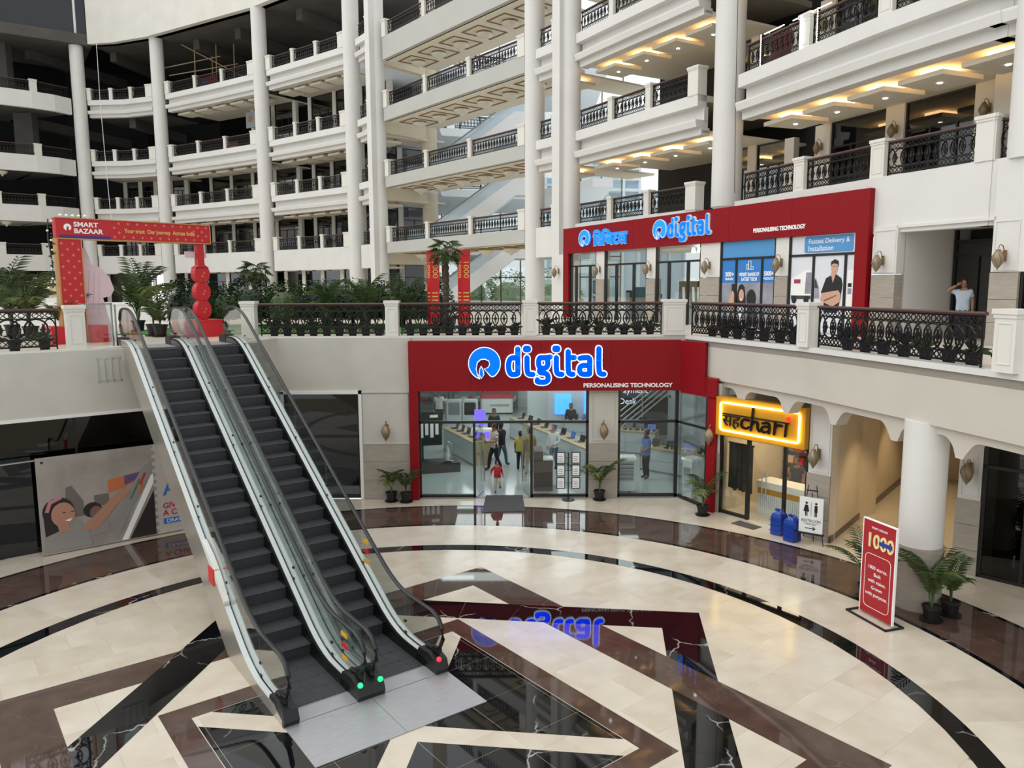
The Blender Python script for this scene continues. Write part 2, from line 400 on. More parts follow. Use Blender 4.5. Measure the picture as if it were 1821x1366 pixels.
# pier, shop and corridor line on the right
S0, S1 = (6.2, 22.55), (8.34, 19.7); so_, sr, sL = frame(S0, S1)
def pier(n, x0, x1, loc, rz, lab, d=.35):
    p = tag(link('trim_%d' % n, None, None, loc, rz), lab, 'pier', kind='structure')
    ob('core', cubes((x0,x1,0,d,0,3.9)), 'plaster', p)
    for z0, z1 in ((0, .6), (.61, 1.2), (1.21, 1.8)): ob('stone_course', cubes((x0-.02,x1+.02,-.04,.0,z0,z1)), 'stone', p)
    ob('panel_moulding', cubes((x0+.05,x1-.05,-.02,0,1.86,1.89),(x0+.05,x1-.05,-.02,0,3.4,3.43),(x0+.05,x0+.08,-.02,0,1.89,3.4),(x1-.08,x1-.05,-.02,0,1.89,3.4)), 'plaster', p)
    return p
pier(6, -.42, 0, so_, sr, 'narrow pier between the red frame and the yellow sign shop')
pier(7, 2.92, 3.56, so_, sr, 'stone based pier between the yellow sign shop and the corridor')
cw = MB(); cw.prism([(8.34,19.7),(8.55,19.85),(14.5,27.3),(14.2,27.5)], 0, 3.9)
struct('wall_corridor', cw, 'cream', label='long cream side wall of the corridor past the yellow sign', cat='wall')
cb = MB(); cb.prism([(8.36,19.66),(8.42,19.68),(14.54,27.26),(14.5,27.3)], 0, .18)
struct('baseboard_corridor', cb, 'floor_brown', label='dark brown skirting along the cream corridor wall', cat='baseboard')
T0, T1 = (10.5, 17.67), (11.7, 16.4); to_, tr, tL = frame(T0, T1)
pier(8, 0, .48, to_, tr, 'stone based pier right of the round column')
cw2 = MB(); cw2.prism([(10.6,17.8),(10.75,17.95),(17,25),(16.8,25.2)], 0, 3.9); cw2.prism([(14.2,27.5),(17,25),(17.2,25.2),(14.4,27.7)], 0, 3.9)
struct('wall_corridor', cw2, 'cream', label='cream walls closing the corridor behind the column', cat='wall')
struct('baseboard_corridor', MB().prism([(10.55,17.78),(10.6,17.74),(16.75,25.2),(16.7,25.25)], 0, .18), 'floor_brown', label='dark skirting at the far side of the corridor', cat='baseboard')
w = tag(link('window_2', None, None, to_, tr), 'tall black shop window at the right end of the colonnade', 'window', kind='structure')
ob('mullion', cubes((.5,.58,0,.1,0,3.6),(.5,2.4,0,.1,2.6,2.68),(.5,2.4,0,.1,0,.08),(1.35,1.42,0,.1,0,3.6),(2.3,2.4,0,.1,0,3.6)), 'dark_frame', w)
for a, b in ((.58,1.35),(1.42,2.3)):
    ob('pane', cubes((a,b,.04,.06,.08,2.6)), 'pane_dark', w); ob('pane', cubes((a,b,.04,.06,2.68,3.6)), 'pane_dark', w)
ob('back_board', cubes((.5,4.4,1.2,1.3,0,3.9),(.5,4.4,.1,1.2,3.6,3.9)), 'dark_wall', w)
c = tag(link('column', None, None, (8.62, 15.72, 0)), 'round white column with a grey base in the ring of the floor', 'column', kind='structure')
ob('shaft', MB().lathe([(.43, 1.36), (.43, 4.0)], 28), 'plaster', c, smooth=True); ob('stone_base', MB().lathe([(.46, 0), (.46, 1.36), (.43, 1.36)], 28), 'stone', c, smooth=True)


# ---------------------------------------------------------------- upper floors: fascias, slabs, ceilings
tn = [20]
def slab(path, z, lab, depth=6, plain=False, m0='plaster'):
    m = MB()
    if plain: m.sweep(path, [(0, z-plain), (0, z+.02), (-.4, z+.02), (-.4, z-plain)])
    else:
        m.sweep(path, [(0, z-.45), (0, z+.02), (-.5, z+.02), (-.5, z-.45)])
        m.sweep(path, [(-.38, z-1.05), (-.38, z-.45), (-.6, z-.45), (-.6, z-1.05)])
        m.sweep(path, [(.04, z-1.3), (.1, z-1.06), (.1, z-1.0), (-.6, z-1.0), (-.6, z-1.3)])
        m.sweep(path, [(-.22, z-1.6), (-.22, z-1.3), (-.7, z-1.3), (-.7, z-1.6)])
    tn[0] += 1
    struct('trim_%d' % tn[0], m, m0, label='stepped white balcony edge, ' + lab if not plain else 'plain white balcony edge, ' + lab, cat='balcony edge')
    struct('floor', MB().sweep(path, [(-.02, z-.25), (-.02, z), (-depth, z), (-depth, z-.25)]), 'terrace', label='gallery floor, ' + lab, cat='floor')
def ceiling(path, z, lab, m='soffit', depth=6, panels=0, glow=False, w=1.5):
    c = struct('ceiling', MB().sweep(path, [(-.3, z), (-.3, z+.1), (-depth, z+.1), (-depth, z)]), m, label='gallery ceiling, ' + lab, cat='ceiling')
    if panels:
        L = plen(path)
        for i in range(panels):
            a, b = pathpt(path, L*(i+.14)/panels), pathpt(path, L*(i+.86)/panels); lo, rz, ln = frame(a, b)
            p = ob('ceiling_panel', cubes((0,ln,1.0,1.0+w,z-.34,z-.2)), m, c, lo, rz)
            ob('panel_rib', cubes((.42,ln-.42,1.42,.58+w,z-.2,z)), 'lamp_warm' if glow else m, p)
            if glow: ob('downlight', MB().lathe([(.07, z-.36), (.07, z-.339)], 8, (ln/2, 1.0+w/2)), 'lamp_white', p)
    return c
BAYS = {
 'back1': [(-41.7,78.7),(-38,78.4),(-34.6,77.1)], 'back2': [(-33.0,76.4),(-27.4,72.9),(-22.2,69.4)],
 'back3': [(-20.8,68.3),(-16.6,65),(-12.7,61.8)], 'nook': [(-11.6,60.2),(-10.1,58)],
 'bridge': [(-9.0,56.5),(.75,44.2)], 'nook2': [(1.35,43.2),(2.55,41.5)],
 'right1': [(3.3,40.6),(5.5,36.7),(7.7,32.9)], 'right2': [(8.55,30.1),(10.9,23.67),(12.35,20.3)], 'right3': [(12.22,20.6),(15,15.5)],
 'balcony': [(-53,68.5),(-47.2,73.2),(-44.9,75.0),(-43.6,76.4),(-42.9,78.0)]}
BN = {'back1': 'first far bay', 'back2': 'second far bay', 'back3': 'third far bay', 'nook': 'nook left of the bridge', 'bridge': 'back bridge', 'nook2': 'nook between paired columns',
      'right1': 'Hindi sign bay', 'right2': 'right bay', 'right3': 'end bay', 'balcony': 'bulging balcony'}
FL = {1: 'first floor', 2: 'second floor', 3: 'third floor', 4: 'fourth floor', 5: 'top floor'}
LV = {2: L2, 3: L3, 4: L4, 5: L5}; LR = {2: L2, 3: L3, 4: 19.35, 5: 24.1}
for b in ('back1', 'back2', 'back3', 'nook'):
    for k in (2, 3, 4, 5):
        lab = FL[k] + ', ' + BN[b]
        slab(BAYS[b], LV[k], lab, plain=1.75 if k == 2 else False)
        ceiling(BAYS[b], LV[k]-1.45, lab, m='concrete' if (k == 5 and b == 'back1') else 'soffit', panels={'back1': 5, 'back2': 5, 'back3': 5, 'nook': 1}[b] if not (b == 'back1' and k > 3) else 0)
for k in (2, 3, 4, 5): slab(BAYS['balcony'], LV[k], FL[k] + ', ' + BN['balcony'], depth=9, plain=1.5); ceiling(BAYS['balcony'], LV[k]-1.4, FL[k] + ', ' + BN['balcony'], m='plaster_warm' if k < 4 else 'concrete', depth=9)
for b in ('nook2', 'right1', 'right2', 'right3'):
    for k in (2, 3, 4, 5):
        if b == 'nook2' and k == 2: slab(BAYS[b], LR[k], FL[k] + ', ' + BN[b], plain=1.6); continue
        if k == 2: slab(BAYS[b], LR[k], FL[k] + ', ' + BN[b], plain=1.55 if b == 'right1' else 1.65, depth=7); continue
        slab(BAYS[b], LR[k], FL[k] + ', ' + BN[b], depth=7)
        ceiling(BAYS[b], LR[k]-1.5, FL[k] + ', ' + BN[b], depth=7, panels={'nook2': 1, 'right1': 4, 'right2': 5, 'right3': 2}[b], glow=True, w=1.7)
ceiling(BAYS['right1'], 8.6, 'first floor shop', depth=7); ceiling(BAYS['right2'], 8.6, 'first floor shop, right half', depth=5); ceiling(BAYS['right3'], 8.6, 'first floor, end bay', depth=7)
for k in (2, 3, 4, 5):
    z = LR[k]; t = .75 if k < 4 else (.9 if k == 4 else 1.5); lab = FL[k] + ', ' + BN['bridge']
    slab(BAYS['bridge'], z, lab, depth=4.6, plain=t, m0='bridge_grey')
    c = struct('ceiling', MB().sweep(BAYS['bridge'], [(-.3, z-t), (-.3, z-t+.1), (-4.6, z-t+.1), (-4.6, z-t)]), 'soffit', label='underside of the bridge, ' + FL[k], cat='ceiling')
    lo, rz, ln = frame(*BAYS['bridge'])
    for i in range(6):
        x = ln*(i+.5)/6
        ob('ceiling_coffer', cubes((x-.9,x+.9,1.0,1.1,z-t-.04,z-t),(x-.9,x+.9,3.2,3.3,z-t-.04,z-t),(x-.9,x-.8,1.1,3.2,z-t-.04,z-t),(x+.8,x+.9,1.1,3.2,z-t-.04,z-t)), 'bronze', c, lo, rz)
# beams that close the bridge ends
for (x, y), (x2, y2) in ((( -9.6, 57.2), (-6.0, 61.5)),):
    for k in (2, 3, 4, 5):
        tn[0] += 1
        struct('trim_%d' % tn[0], MB().sweep([(x, y), (x2, y2)], [(.25, LR[k]-1.5), (.25, LR[k]-.3), (-.25, LR[k]-.3), (-.25, LR[k]-1.5)]), 'cream', label='cream beam behind the bridge end, ' + FL[k], cat='beam')
# columns
def column(x, y, r, z0, z1, lab, pil=None, m='plaster'):
    c = tag(link('column', None, None, (x, y, 0)), lab, 'column', kind='structure')
    ob('shaft', MB().lathe([(r, z0), (r, z1)], 24), m, c, smooth=True)
    if pil: ob('pilaster', cubes((pil[0], pil[1], pil[2], pil[3], z0, z1)), m, c, rz=pil[4])
for (x, y), lab in (((-42.4, 78.6), 'leftmost tall white column of the far curved block'), ((-33.85, 77.0), 'tall white column, second from the left of the far block'),
                    ((-21.5, 69.0), 'tall white column, third from the left of the far block'), ((-12.05, 60.9), 'tall white column, fourth from the left, beside the bridge')):
    column(x, y, .62, L1, 38, lab)
column(-9.55, 57.25, .55, L1, 34, 'white column at the left end of the bridge', (-.2, .4, -.8, -.3, -.87))
column(-6.3, 61.2, .6, L1, 34, 'cream round column behind the bridge left end', m='cream')
column(1.32, 43.9, .55, L1, 34, 'white round column at the right end of the bridge')
column(3.1, 41.1, .5, L1, 34, 'white column beside the Hindi sign', (-.62, .0, -.75, -.2, -.98))
column(8.6, 31.5, .58, 9.9, 34, 'thick white column above the middle of the red shop')
column(12.98, 19.7, .55, 9.9, 34, 'white column at the upper right edge of the photo')
# parapet of the far block and dark glass top at the far left
pp = [(-41.0, 78.8), (-38.5, 78.4), (-34.3, 76.7), (-28, 72.9), (-21.6, 69), (-16.8, 65.2), (-12.5, 61.5), (-11.2, 60.2)]
struct('wall_parapet', MB().sweep(pp, [(.5, LT), (.5, 40), (-.5, 40), (-.5, LT)]), 'plaster_warm', label='blank curved cream wall crowning the far block', cat='wall')
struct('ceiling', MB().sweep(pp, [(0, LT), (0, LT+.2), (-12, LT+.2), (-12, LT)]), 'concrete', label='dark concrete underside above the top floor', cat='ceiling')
sg = tag(link('window_3', None, None), 'dark glass drum at the top left corner', 'window', kind='structure')
mat('smoke', '#22252b', .25)
mat('smoke_light', '#34373d', .3)
pl_ = [(-58, 66), (-52.5, 70), (-47.5, 74.5)]
ob('glazing', MB().sweep(pl_, [(.3, 31.2), (.3, 38), (-.2, 38), (-.2, 31.2)]), 'smoke_light', sg)
ob('glazing', MB().sweep([(-47.5, 74.7), (-41.0, 78.9)], [(.1, 31), (.1, 38), (-.2, 38), (-.2, 31)]), 'smoke', sg)
ob('soffit', MB().sweep([(-58, 66), (-52.5, 70), (-47.5, 74.5), (-41.0, 78.9)], [(.3, 30.2), (.3, 31.2), (-10, 31.2), (-10, 30.2)]), 'concrete', sg)
# concrete beams and piers of the unfinished top floors
for i, (x0, y0, x1, y1, k) in enumerate(((-48,80,-44,92,5), (-40,81,-38,92,5), (-30,77,-26,88,5), (-25,74,-20,84,5), (-18,69,-13,78,5), (-48,80,-44,92,4), (-38,80,-36,92,4))):
    tn[0] += 1
    z = LT if k == 5 else L5-1.45
    struct('trim_%d' % tn[0], MB().sweep([(x0, y0), (x1, y1)], [(.35, z-.9), (.35, z), (-.35, z), (-.35, z-.9)]), 'concrete', label='%s raw concrete beam under the %s ceiling of the far block' % (ORD[i], FL[k]), cat='beam')
for i, (x, y, k) in enumerate(((-49.5, 78, 5), (-47.5, 78, 4))):
    tn[0] += 1
    z0, z1 = (L5, LT) if k == 5 else (L4, L5-1.4)
    struct('trim_%d' % tn[0], MB().box(x-.9, x+.9, y-.5, y+.5, z0, z1), 'concrete', label='square concrete pier behind the far left balcony, ' + FL[k], cat='pier')
# ---------------------------------------------------------------- back walls with glazed shop fronts
wn_ = [10]
def shopfront(a, b, z0, z1, n, lab, glassm='pane_dark', trans=.68, wallm='plaster_warm', back='dark_wall', pilw=.45, backd=2.5, lampcol=None, skip=()):
    lo, rz, ln = frame(a, b); wn_[0] += 1; bw = ln/n
    w = tag(link('window_%d' % wn_[0], None, None, lo, rz), lab, 'shop front', kind='structure')
    for i in range(n+1):
        x = i*bw; ob('pilaster', cubes((x-pilw/2, x+pilw/2, -.08, .25, z0, z1)), wallm, w)
    if back: ob('back_board', cubes((0, ln, backd, backd+.1, z0, z1)), back, w)
    for i in range(n):
        if i in skip: continue
        x0, x1 = i*bw+pilw/2, (i+1)*bw-pilw/2; zt = z0+(z1-z0)*trans; t = .07
        m = (x0+x1)/2; m1, m2 = x0+(x1-x0)*.36, x0+(x1-x0)*.74
        ob('mullion', cubes((x0,x0+t,0,.1,z0,z1),(x1-t,x1,0,.1,z0,z1),(x0,x1,0,.1,zt,zt+t),(x0,x1,0,.1,z1-t,z1),(m1,m1+t,0,.1,z0,zt),(m2,m2+t,0,.1,z0,zt)), 'dark_frame', w)
        ob('pane', cubes((x0+t,x1-t,.04,.06,zt+t,z1-t)), glassm, w)
        for p, q in ((x0+t,m1),(m1+t,m2),(m2+t,x1-t)): ob('pane', cubes((p,q,.04,.06,z0,zt)), glassm, w)
    return w
def off(path, d):
    a, b = path[0], path[-1]; l = hypot(b[0]-a[0], b[1]-a[1]); nx, ny = -(b[1]-a[1])/l, (b[0]-a[0])/l
    return (a[0]+nx*d, a[1]+ny*d), (b[0]+nx*d, b[1]+ny*d)
for b, n in (('back1', 4), ('back2', 4), ('back3', 4)):
    for k in (1, 2, 3):
        a_, b_ = off(BAYS[b], 4.6 if k > 1 else 1.2); z0 = L1 if k == 1 else LV[k]
        shopfront(a_, b_, z0, LV[k+1]-1.45 if k > 1 else 8.3, n, 'row of dark shop fronts, ' + FL[k] + ', ' + BN[b])
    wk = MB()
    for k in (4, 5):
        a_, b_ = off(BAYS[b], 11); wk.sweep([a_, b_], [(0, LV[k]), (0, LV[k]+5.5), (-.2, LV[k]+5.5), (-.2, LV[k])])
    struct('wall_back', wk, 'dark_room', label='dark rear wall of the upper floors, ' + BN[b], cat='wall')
a_, b_ = off(BAYS['back3'], 4.4); shopfront(a_, b_, L4, L5-1.45, 3, 'dark shop fronts, fourth floor, third bay of the far curved block')
a_, b_ = off(BAYS['back2'], 4.4); shopfront(lerp(a_, b_, .55), b_, L4, L5-1.45, 2, 'dark shop fronts, fourth floor, second bay of the far curved block')
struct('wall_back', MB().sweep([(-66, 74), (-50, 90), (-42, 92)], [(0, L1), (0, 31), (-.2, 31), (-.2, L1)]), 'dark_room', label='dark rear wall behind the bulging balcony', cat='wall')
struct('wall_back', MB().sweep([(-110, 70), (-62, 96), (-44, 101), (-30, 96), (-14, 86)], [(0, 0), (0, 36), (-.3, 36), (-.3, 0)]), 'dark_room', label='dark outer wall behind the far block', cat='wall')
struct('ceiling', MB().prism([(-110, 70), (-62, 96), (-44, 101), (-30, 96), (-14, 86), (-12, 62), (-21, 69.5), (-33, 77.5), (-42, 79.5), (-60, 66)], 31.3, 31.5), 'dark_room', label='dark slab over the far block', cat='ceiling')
struct('wall_back', MB().sweep([(8.3, 44.5), (13.4, 36.5), (16.5, 28), (19, 22), (22, 16)], [(0, 9), (0, 30), (-.2, 30), (-.2, 9)]), 'dark_wall', label='dark rear wall of the upper right galleries', cat='wall')
struct('wall_back', MB().sweep([(14, 27.5), (17.5, 24.5), (24, 15)], [(0, 0), (0, 9), (-.2, 9), (-.2, 0)]), 'cream', label='cream rear wall behind the right walkways', cat='wall')
# ---------------------------------------------------------------- escalators
EA = radians(36.2); T30 = tan30 = math.tan(radians(30)); S0e = 2.9
def soft(x, w): return 0 if x < -w else x if x > w else (x+w)**2/(4*w)
def nz(s):                             # line of the step edges with rounded ends
    v = T30*(s-S0e); v = soft(v, .35); return 5.2-soft(5.2-v, .35)
def E2W(u, s, z=0): return (C[0]+u*cos(EA)-s*sin(EA), C[1]+u*sin(EA)+s*cos(EA), z)
def srange(a, b, d=.22):
    n = max(2, int((b-a)/d)); return [a+(b-a)*i/n for i in range(n+1)]
def strip(ss, lo, hi, x0, x1):         # solid between two height lines, x0..x1
    m = MB(); prev = None
    for s in ss:
        cur = [(x0, s, lo(s)), (x1, s, lo(s)), (x1, s, hi(s)), (x0, s, hi(s))]
        if prev: m.add(prev+cur, [(0,1,5,4),(1,2,6,5),(2,3,7,6),(3,0,4,7)])
        else: m.add(cur, [(3,2,1,0)])
        prev = cur
    m.add(prev, [(0,1,2,3)])
    return m
mat('lamp_green', '#18e060', .4, emit=3); mat('lamp_red', '#ff2030', .4, emit=2)
mat('sticker_yellow', '#d8a022', .5); mat('sticker_red', '#c02028', .5); mat('guard', '#cfcfc8', .4)
def hand_path(x):
    p = [(x, 1.78, .34), (x, 1.5, .36), (x, 1.32, .46), (x, 1.22, .64), (x, 1.24, .84), (x, 1.36, .98), (x, 1.6, 1.05)]
    p += [(x, s, nz(s)+1.05) for s in srange(1.9, 12.9, .25)]
    p += [(x, 13.2, 6.22), (x, 13.42, 6.13), (x, 13.55, 5.95), (x, 13.55, 5.75), (x, 13.42, 5.6), (x, 13.2, 5.53), (x, 12.95, 5.52)]
    return p
def htop(s):
    if s < 1.6: return .72+.33*sqrt(max(0, 1-((1.6-s)/.38)**2))
    if s > 13.2: return 5.86+.36*sqrt(max(0, 1-((s-13.2)/.36)**2))
    return nz(s)+1.05
def escalator(u0, lab, sides):
    e = thing('escalator', lab, 'escalator', (C[0]+u0*cos(EA), C[1]+u0*sin(EA), 0), EA, 'pair of escalators')
    tread = MB()
    tread.extx([(0, -.02), (.012, 0), (.43, 0), (.43, -.22), (.03, -.235), (.012, -.03)], -.5, .5)
    for i in range(26): tread.box(-.49+i*.0384, -.474+i*.0384, .02, .42, 0, .006)
    tm = tread.mesh('step', 'step')
    for k in range(-3, 24):
        s = S0e-.02+.4*k; z = max(0, min(5.2, .2364*k))
        if s < 1.5 or s > 12.0: continue
        st = link('step', tm, e, (0, s, z+.012))
    ob('comb_plate', cubes((-.5,.5,1.25,1.62,0,.02)).extx([(1.62,0),(1.62,.02),(1.7,.004),(1.7,0)], -.5, .5), 'plate', e)
    ob('comb_plate', cubes((-.5,.5,12.3,13.6,5.1,5.215)), 'plate', e)
    ss = srange(1.55, 12.9)
    for d in (-1, 1):
        a, b = sorted((.5*d, .53*d)); ob('skirt', strip(ss, lambda s: nz(s)-.3, lambda s: nz(s)+.16, a, b), 'black_gloss', e)
        a, b = sorted((.53*d, .625*d)); ob('inner_deck', strip(srange(1.6, 13.2), lambda s: nz(s)+.1, lambda s: nz(s)+.2, a, b), 'steel_bright', e)
        a, b = sorted((.515*d, .53*d)); ob('deck_edge', strip(srange(1.6, 13.2), lambda s: nz(s)+.16, lambda s: nz(s)+.205, a, b), 'black', e)
        a, b = sorted((.655*d, .745*d)); ob('outer_deck', strip(srange(1.6, 13.3), lambda s: nz(s)+.02, lambda s: nz(s)+.215, a, b), 'steel_bright', e)
        a, b = sorted((.625*d, .655*d)); ob('glass_channel', strip(srange(1.6, 13.3), lambda s: nz(s)+.1, lambda s: nz(s)+.21, a, b), 'black', e)
        a, b = sorted((.634*d, .646*d)); cuts = [1.26, 2.6, 4.4, 6.2, 8.0, 9.8, 11.6, 13.52]
        for c0, c1 in zip(cuts, cuts[1:]):
            gp = ob('glass_panel', strip(srange(c0+.006, c1-.006, .06 if c0 < 2 or c1 > 13 else .2), lambda s: max(.3, nz(s)+.2) if s < 12.9 else 5.4, lambda s: htop(s)-.02, a, b), 'pane_esc', e)
            if c0 > 2: [ob('clamp', cubes((a-.01, b+.01, c0-.03, c0+.03, nz(c0)+q, nz(c0)+q+.035)), 'black', gp) for q in (.23, .45)]
        ob('handrail', MB().tube(hand_path(.64*d), .042, 8, ry=.028), 'rubber', e, smooth=True)
        # newel boxes
        nb = MB(); x0, x1 = sorted((.5*d, .745*d))
        nb.extx([(1.24, 0), (1.2, .1), (1.27, .26), (1.5, .33), (1.85, .3), (1.95, .1), (1.95, 0)], x0, x1)
        n1 = ob('newel', nb, 'black', e)
        ob('inlet', MB().tube([(.64*d, 1.36, .38), (.64*d, 1.52, .36)], .065, 10), 'black_gloss', n1)
        nb = MB(); nb.extx([(13.6, 5.15), (13.62, 5.36), (13.45, 5.46), (13.0, 5.44), (12.9, 5.15)], x0, x1)
        ob('newel', nb, 'black', e)
    for d in sides:
        a, b = sorted((.745*d, .75*d))
        def lo(s): return max(.0, T30*(s-4.1)) if s < 12.6 else T30*8.5
        ob('side_cladding', strip(srange(1.3, 13.0), lo, lambda s: nz(s)+.2 if s > 1.9 else .1+.25*(s-1.3), a, b), 'steel_side', e)
    a = .745
    ob('truss_underside', strip(srange(1.9, 13.0), lambda s: max(0, T30*(s-4.1)), lambda s: max(.01, T30*(s-4.1)+.03), -a, a), 'steel_side', e)
    return e
eL = escalator(-.742, 'escalator nearer the poster, with the reflective steel side', (-1, 1))
eR = escalator(.742, 'escalator nearer the red shop, with a red lamp on its newel', (-1, 1))
# lamps and stickers on the newels and glass
def lampdot(e, x, y, z, m): ob('indicator_lamp', MB().lathe([(.045, 0), (.045, .02), (.02, .03)], 10), m, e, (x, y, z), rot=(radians(60), 0, 0))
lampdot(eL, .56, 1.27, .27, 'lamp_green'); lampdot(eR, -.56, 1.27, .27, 'lamp_green'); lampdot(eR, .58, 1.27, .27, 'lamp_red')
for e, x, s in ((eL, .62, 2.0), (eR, .62, 4.2)):
    for i, (m, dz) in enumerate((('sticker_yellow', .62), ('sticker_red', .42), ('sticker_yellow', .2))):
        ob('warning_label', cubes((x-.004, x+.004, s-.12, s+.12, nz(s)+.2+dz, nz(s)+.28+dz)), m, e)
gd = ob('guard_plate', strip(srange(4.2, 5.6), lambda s: nz(s)+.24, lambda s: nz(s)+.3+.12*sin((s-4.2)/1.4*pi), -.76, -.66), 'guard', eL)
ob('warning_label', cubes((-.785, -.765, 4.75, 5.1, nz(4.9)+.02, nz(4.9)+.34)), 'sticker_red', gd); ob('warning_label', cubes((-.765, -.68, 4.75, 4.79, nz(4.9)+.02, nz(4.9)+.34)), 'sticker_yellow', gd)
# landing plates on the floor
for d, lab in ((-1, 'brushed metal landing plate in front of the escalator nearer the poster'), (1, 'brushed metal landing plate in front of the escalator nearer the red shop')):
    t = thing('landing_plate', lab, 'metal plate', (C[0], C[1], 0), EA, 'landing plates')
    x0, x1 = sorted((.004*d, 1.478*d)); ob('cover', cubes((x0, x1, .0, 1.24, .003, .014)), 'plate', t)
    ob('lift_hole', MB().lathe([(.07, .014), (.07, .0155)], 12, (.74*d, 1.12), 1, .5), 'steel_side', t)
# glass screen and steel bracket at the head of the escalators
gs = thing('glass_screen', 'glass guard panel in a steel frame left of the escalator top', 'glass panel', E2W(-1.62, 13.4, L1), EA+.35)
ob('pane', cubes((-.78, 0, -.006, .006, .05, 1.15)), 'pane_esc', gs); ob('frame', cubes((-.82,-.78,-.02,.02,0,1.2),(0,.04,-.02,.02,-.35,1.2),(-.82,.04,-.02,.02,1.15,1.19)), 'steel', gs)
ob('frame', cubes((.1,.14,-.02,.02,-.4,1.15)), 'steel', gs)
br = thing('steel_bracket', 'small welded steel grille under the escalator head', 'bracket', E2W(-1.72, 12.05, 4.4), EA+.2)
for i in range(4): ob('bar', cubes((-.5+i*.17, -.46+i*.17, -.03, .03, 0, .62)), 'steel', br)
ob('rail', cubes((-.52,.06,-.03,.03,.58,.64)), 'steel', br); ob('rail', cubes((-.52,.06,-.03,.03,0,.06)), 'steel', br)
# ---------------------------------------------------------------- iron railings
mat('post_white', '#d6d2c8', .65)
RC = {}
def ell(cx, cz, rx, rz_, n): return [(cx+rx*cos(2*pi*i/n), 0, cz+rz_*sin(2*pi*i/n)) for i in range(n)]
def rail_parts(n, fine):               # n ring pitches of .27 m
    key = (n, fine)
    if key in RC: return RC[key]
    p = .27; L = n*p; seg, ns = (16, 5) if fine else (10, 3)
    fr = MB()
    for z, h in ((.1, .022), (.27, .016), (.8, .016), (.97, .02)): fr.box(0, L, -.014, .014, z-h, z+h)
    fr.box(0, .03, -.018, .018, .02, 1.0); fr.box(L-.03, L, -.018, .018, .02, 1.0)
    lat = MB()
    for i in range(n*2):
        x = i*p/2
        for a, b in (((x, .11), (x+p/2, .26)), ((x, .26), (x+p/2, .11))):
            lat.tube([(a[0], 0, a[1]), (b[0], 0, b[1])], .015, 4 if fine else 3)
    fz = MB()
    for i in range(n):
        fz.tube(ell((i+.5)*p, .885, .062, .062, 10 if fine else 8), .014, ns, True)
        fz.tube([(i*p, 0, .82), (i*p+.05, 0, .885), (i*p, 0, .95)], .014, ns)
        fz.tube([((i+1)*p, 0, .82), ((i+1)*p-.05, 0, .885), ((i+1)*p, 0, .95)], .014, ns)
    ring_ = MB().tube(ell(0, .535, .235, .255, seg), .0225, ns, True)
    ros = MB()
    ros.box(-.016, .016, -.018, .018, .4, .67); ros.box(-.08, .08, -.016, .016, .52, .55); ros.box(-.036, .036, -.024, .024, .48, .59)
    hr = MB().extx([(-.04, .985), (.04, .985), (.05, 1.02), (.03, 1.05), (-.03, 1.05), (-.05, 1.02)], -.04, L+.04)
    if fine:
        RC[key] = (fr.mesh('frame', 'iron'), lat.mesh('lattice', 'iron'), fz.mesh('scroll_frieze', 'iron'), ring_.mesh('ring', 'iron'), ros.mesh('rosette', 'iron'), hr.mesh('handrail', 'rail_brown'), L, p)
    else:
        g = MB(); g.add(fr.v, fr.f); g.add(lat.v, lat.f); g.add(fz.v, fz.f)
        for i in range(n):
            g.add([(x*(.5 if i in (0, n-1) else 1)+(i+.5)*p, y, z) for x, y, z in ring_.v], ring_.f); g.add([(x+i*p+.0, y, z) for x, y, z in ros.v], ros.f)
        RC[key] = (g.mesh('iron_grille', 'iron'), hr.mesh('handrail', 'rail_brown'), L)
    return RC[key]
def rail_panel(a, b, z, lab, fine=False, group=None):
    lo, rz, ln = frame(a, b); n = max(2, round(ln/.27)); P = rail_parts(n, fine)
    t = thing('iron_railing', lab, 'railing', (lo[0], lo[1], z), rz, group); L = P[-2] if fine else P[-1]; k = ln/L
    if fine:
        for nm, me in zip(('frame', 'lattice', 'scroll_frieze'), P[:3]): link(nm, me, t, scale=(k, 1, 1))
        link('handrail', P[5], t, scale=(k, 1, 1))
        for i in range(n):
            link('ring', P[3], t, ((i+.5)*P[7]*k, 0, 0), scale=(k*(.5 if i in (0, n-1) else 1), 1, 1))
            if i: link('rosette', P[4], t, (i*P[7]*k, 0, 0))
    else:
        link('iron_grille', P[0], t, scale=(k, 1, 1)); link('handrail', P[1], t, scale=(k, 1, 1))
    return t
PM = {}
def post(x, y, z, w, d, h, rz, lab, group, fancy=True):
    t = thing('railing_post', lab, 'post', (x, y, z), rz, group)
    key = (round(w, 2), round(d, 2), round(h, 2))
    if key not in PM:
        sh = MB().box(-w/2, w/2, -d/2, d/2, 0, h)
        cp = MB().box(-w/2-.04, w/2+.04, -d/2-.04, d/2+.04, h-.03, h+.06).box(-w/2-.015, w/2+.015, -d/2-.02, d/2+.02, h-.1, h-.03)
        f = .07; pn = cubes((-w/2+f, w/2-f, -d/2-.012, -d/2, .14, .16), (-w/2+f, w/2-f, -d/2-.012, -d/2, h-.2, h-.18), (-w/2+f, -w/2+f+.02, -d/2-.012, -d/2, .16, h-.2), (w/2-f-.02, w/2-f, -d/2-.012, -d/2, .16, h-.2))
        PM[key] = (sh.mesh('shaft', 'post_white'), cp.mesh('cap', 'post_white'), pn.mesh('panel_moulding', 'post_white'))
    link('shaft', PM[key][0], t); link('cap', PM[key][1], t)
    if fancy: link('panel_moulding', PM[key][2], t)
    return t
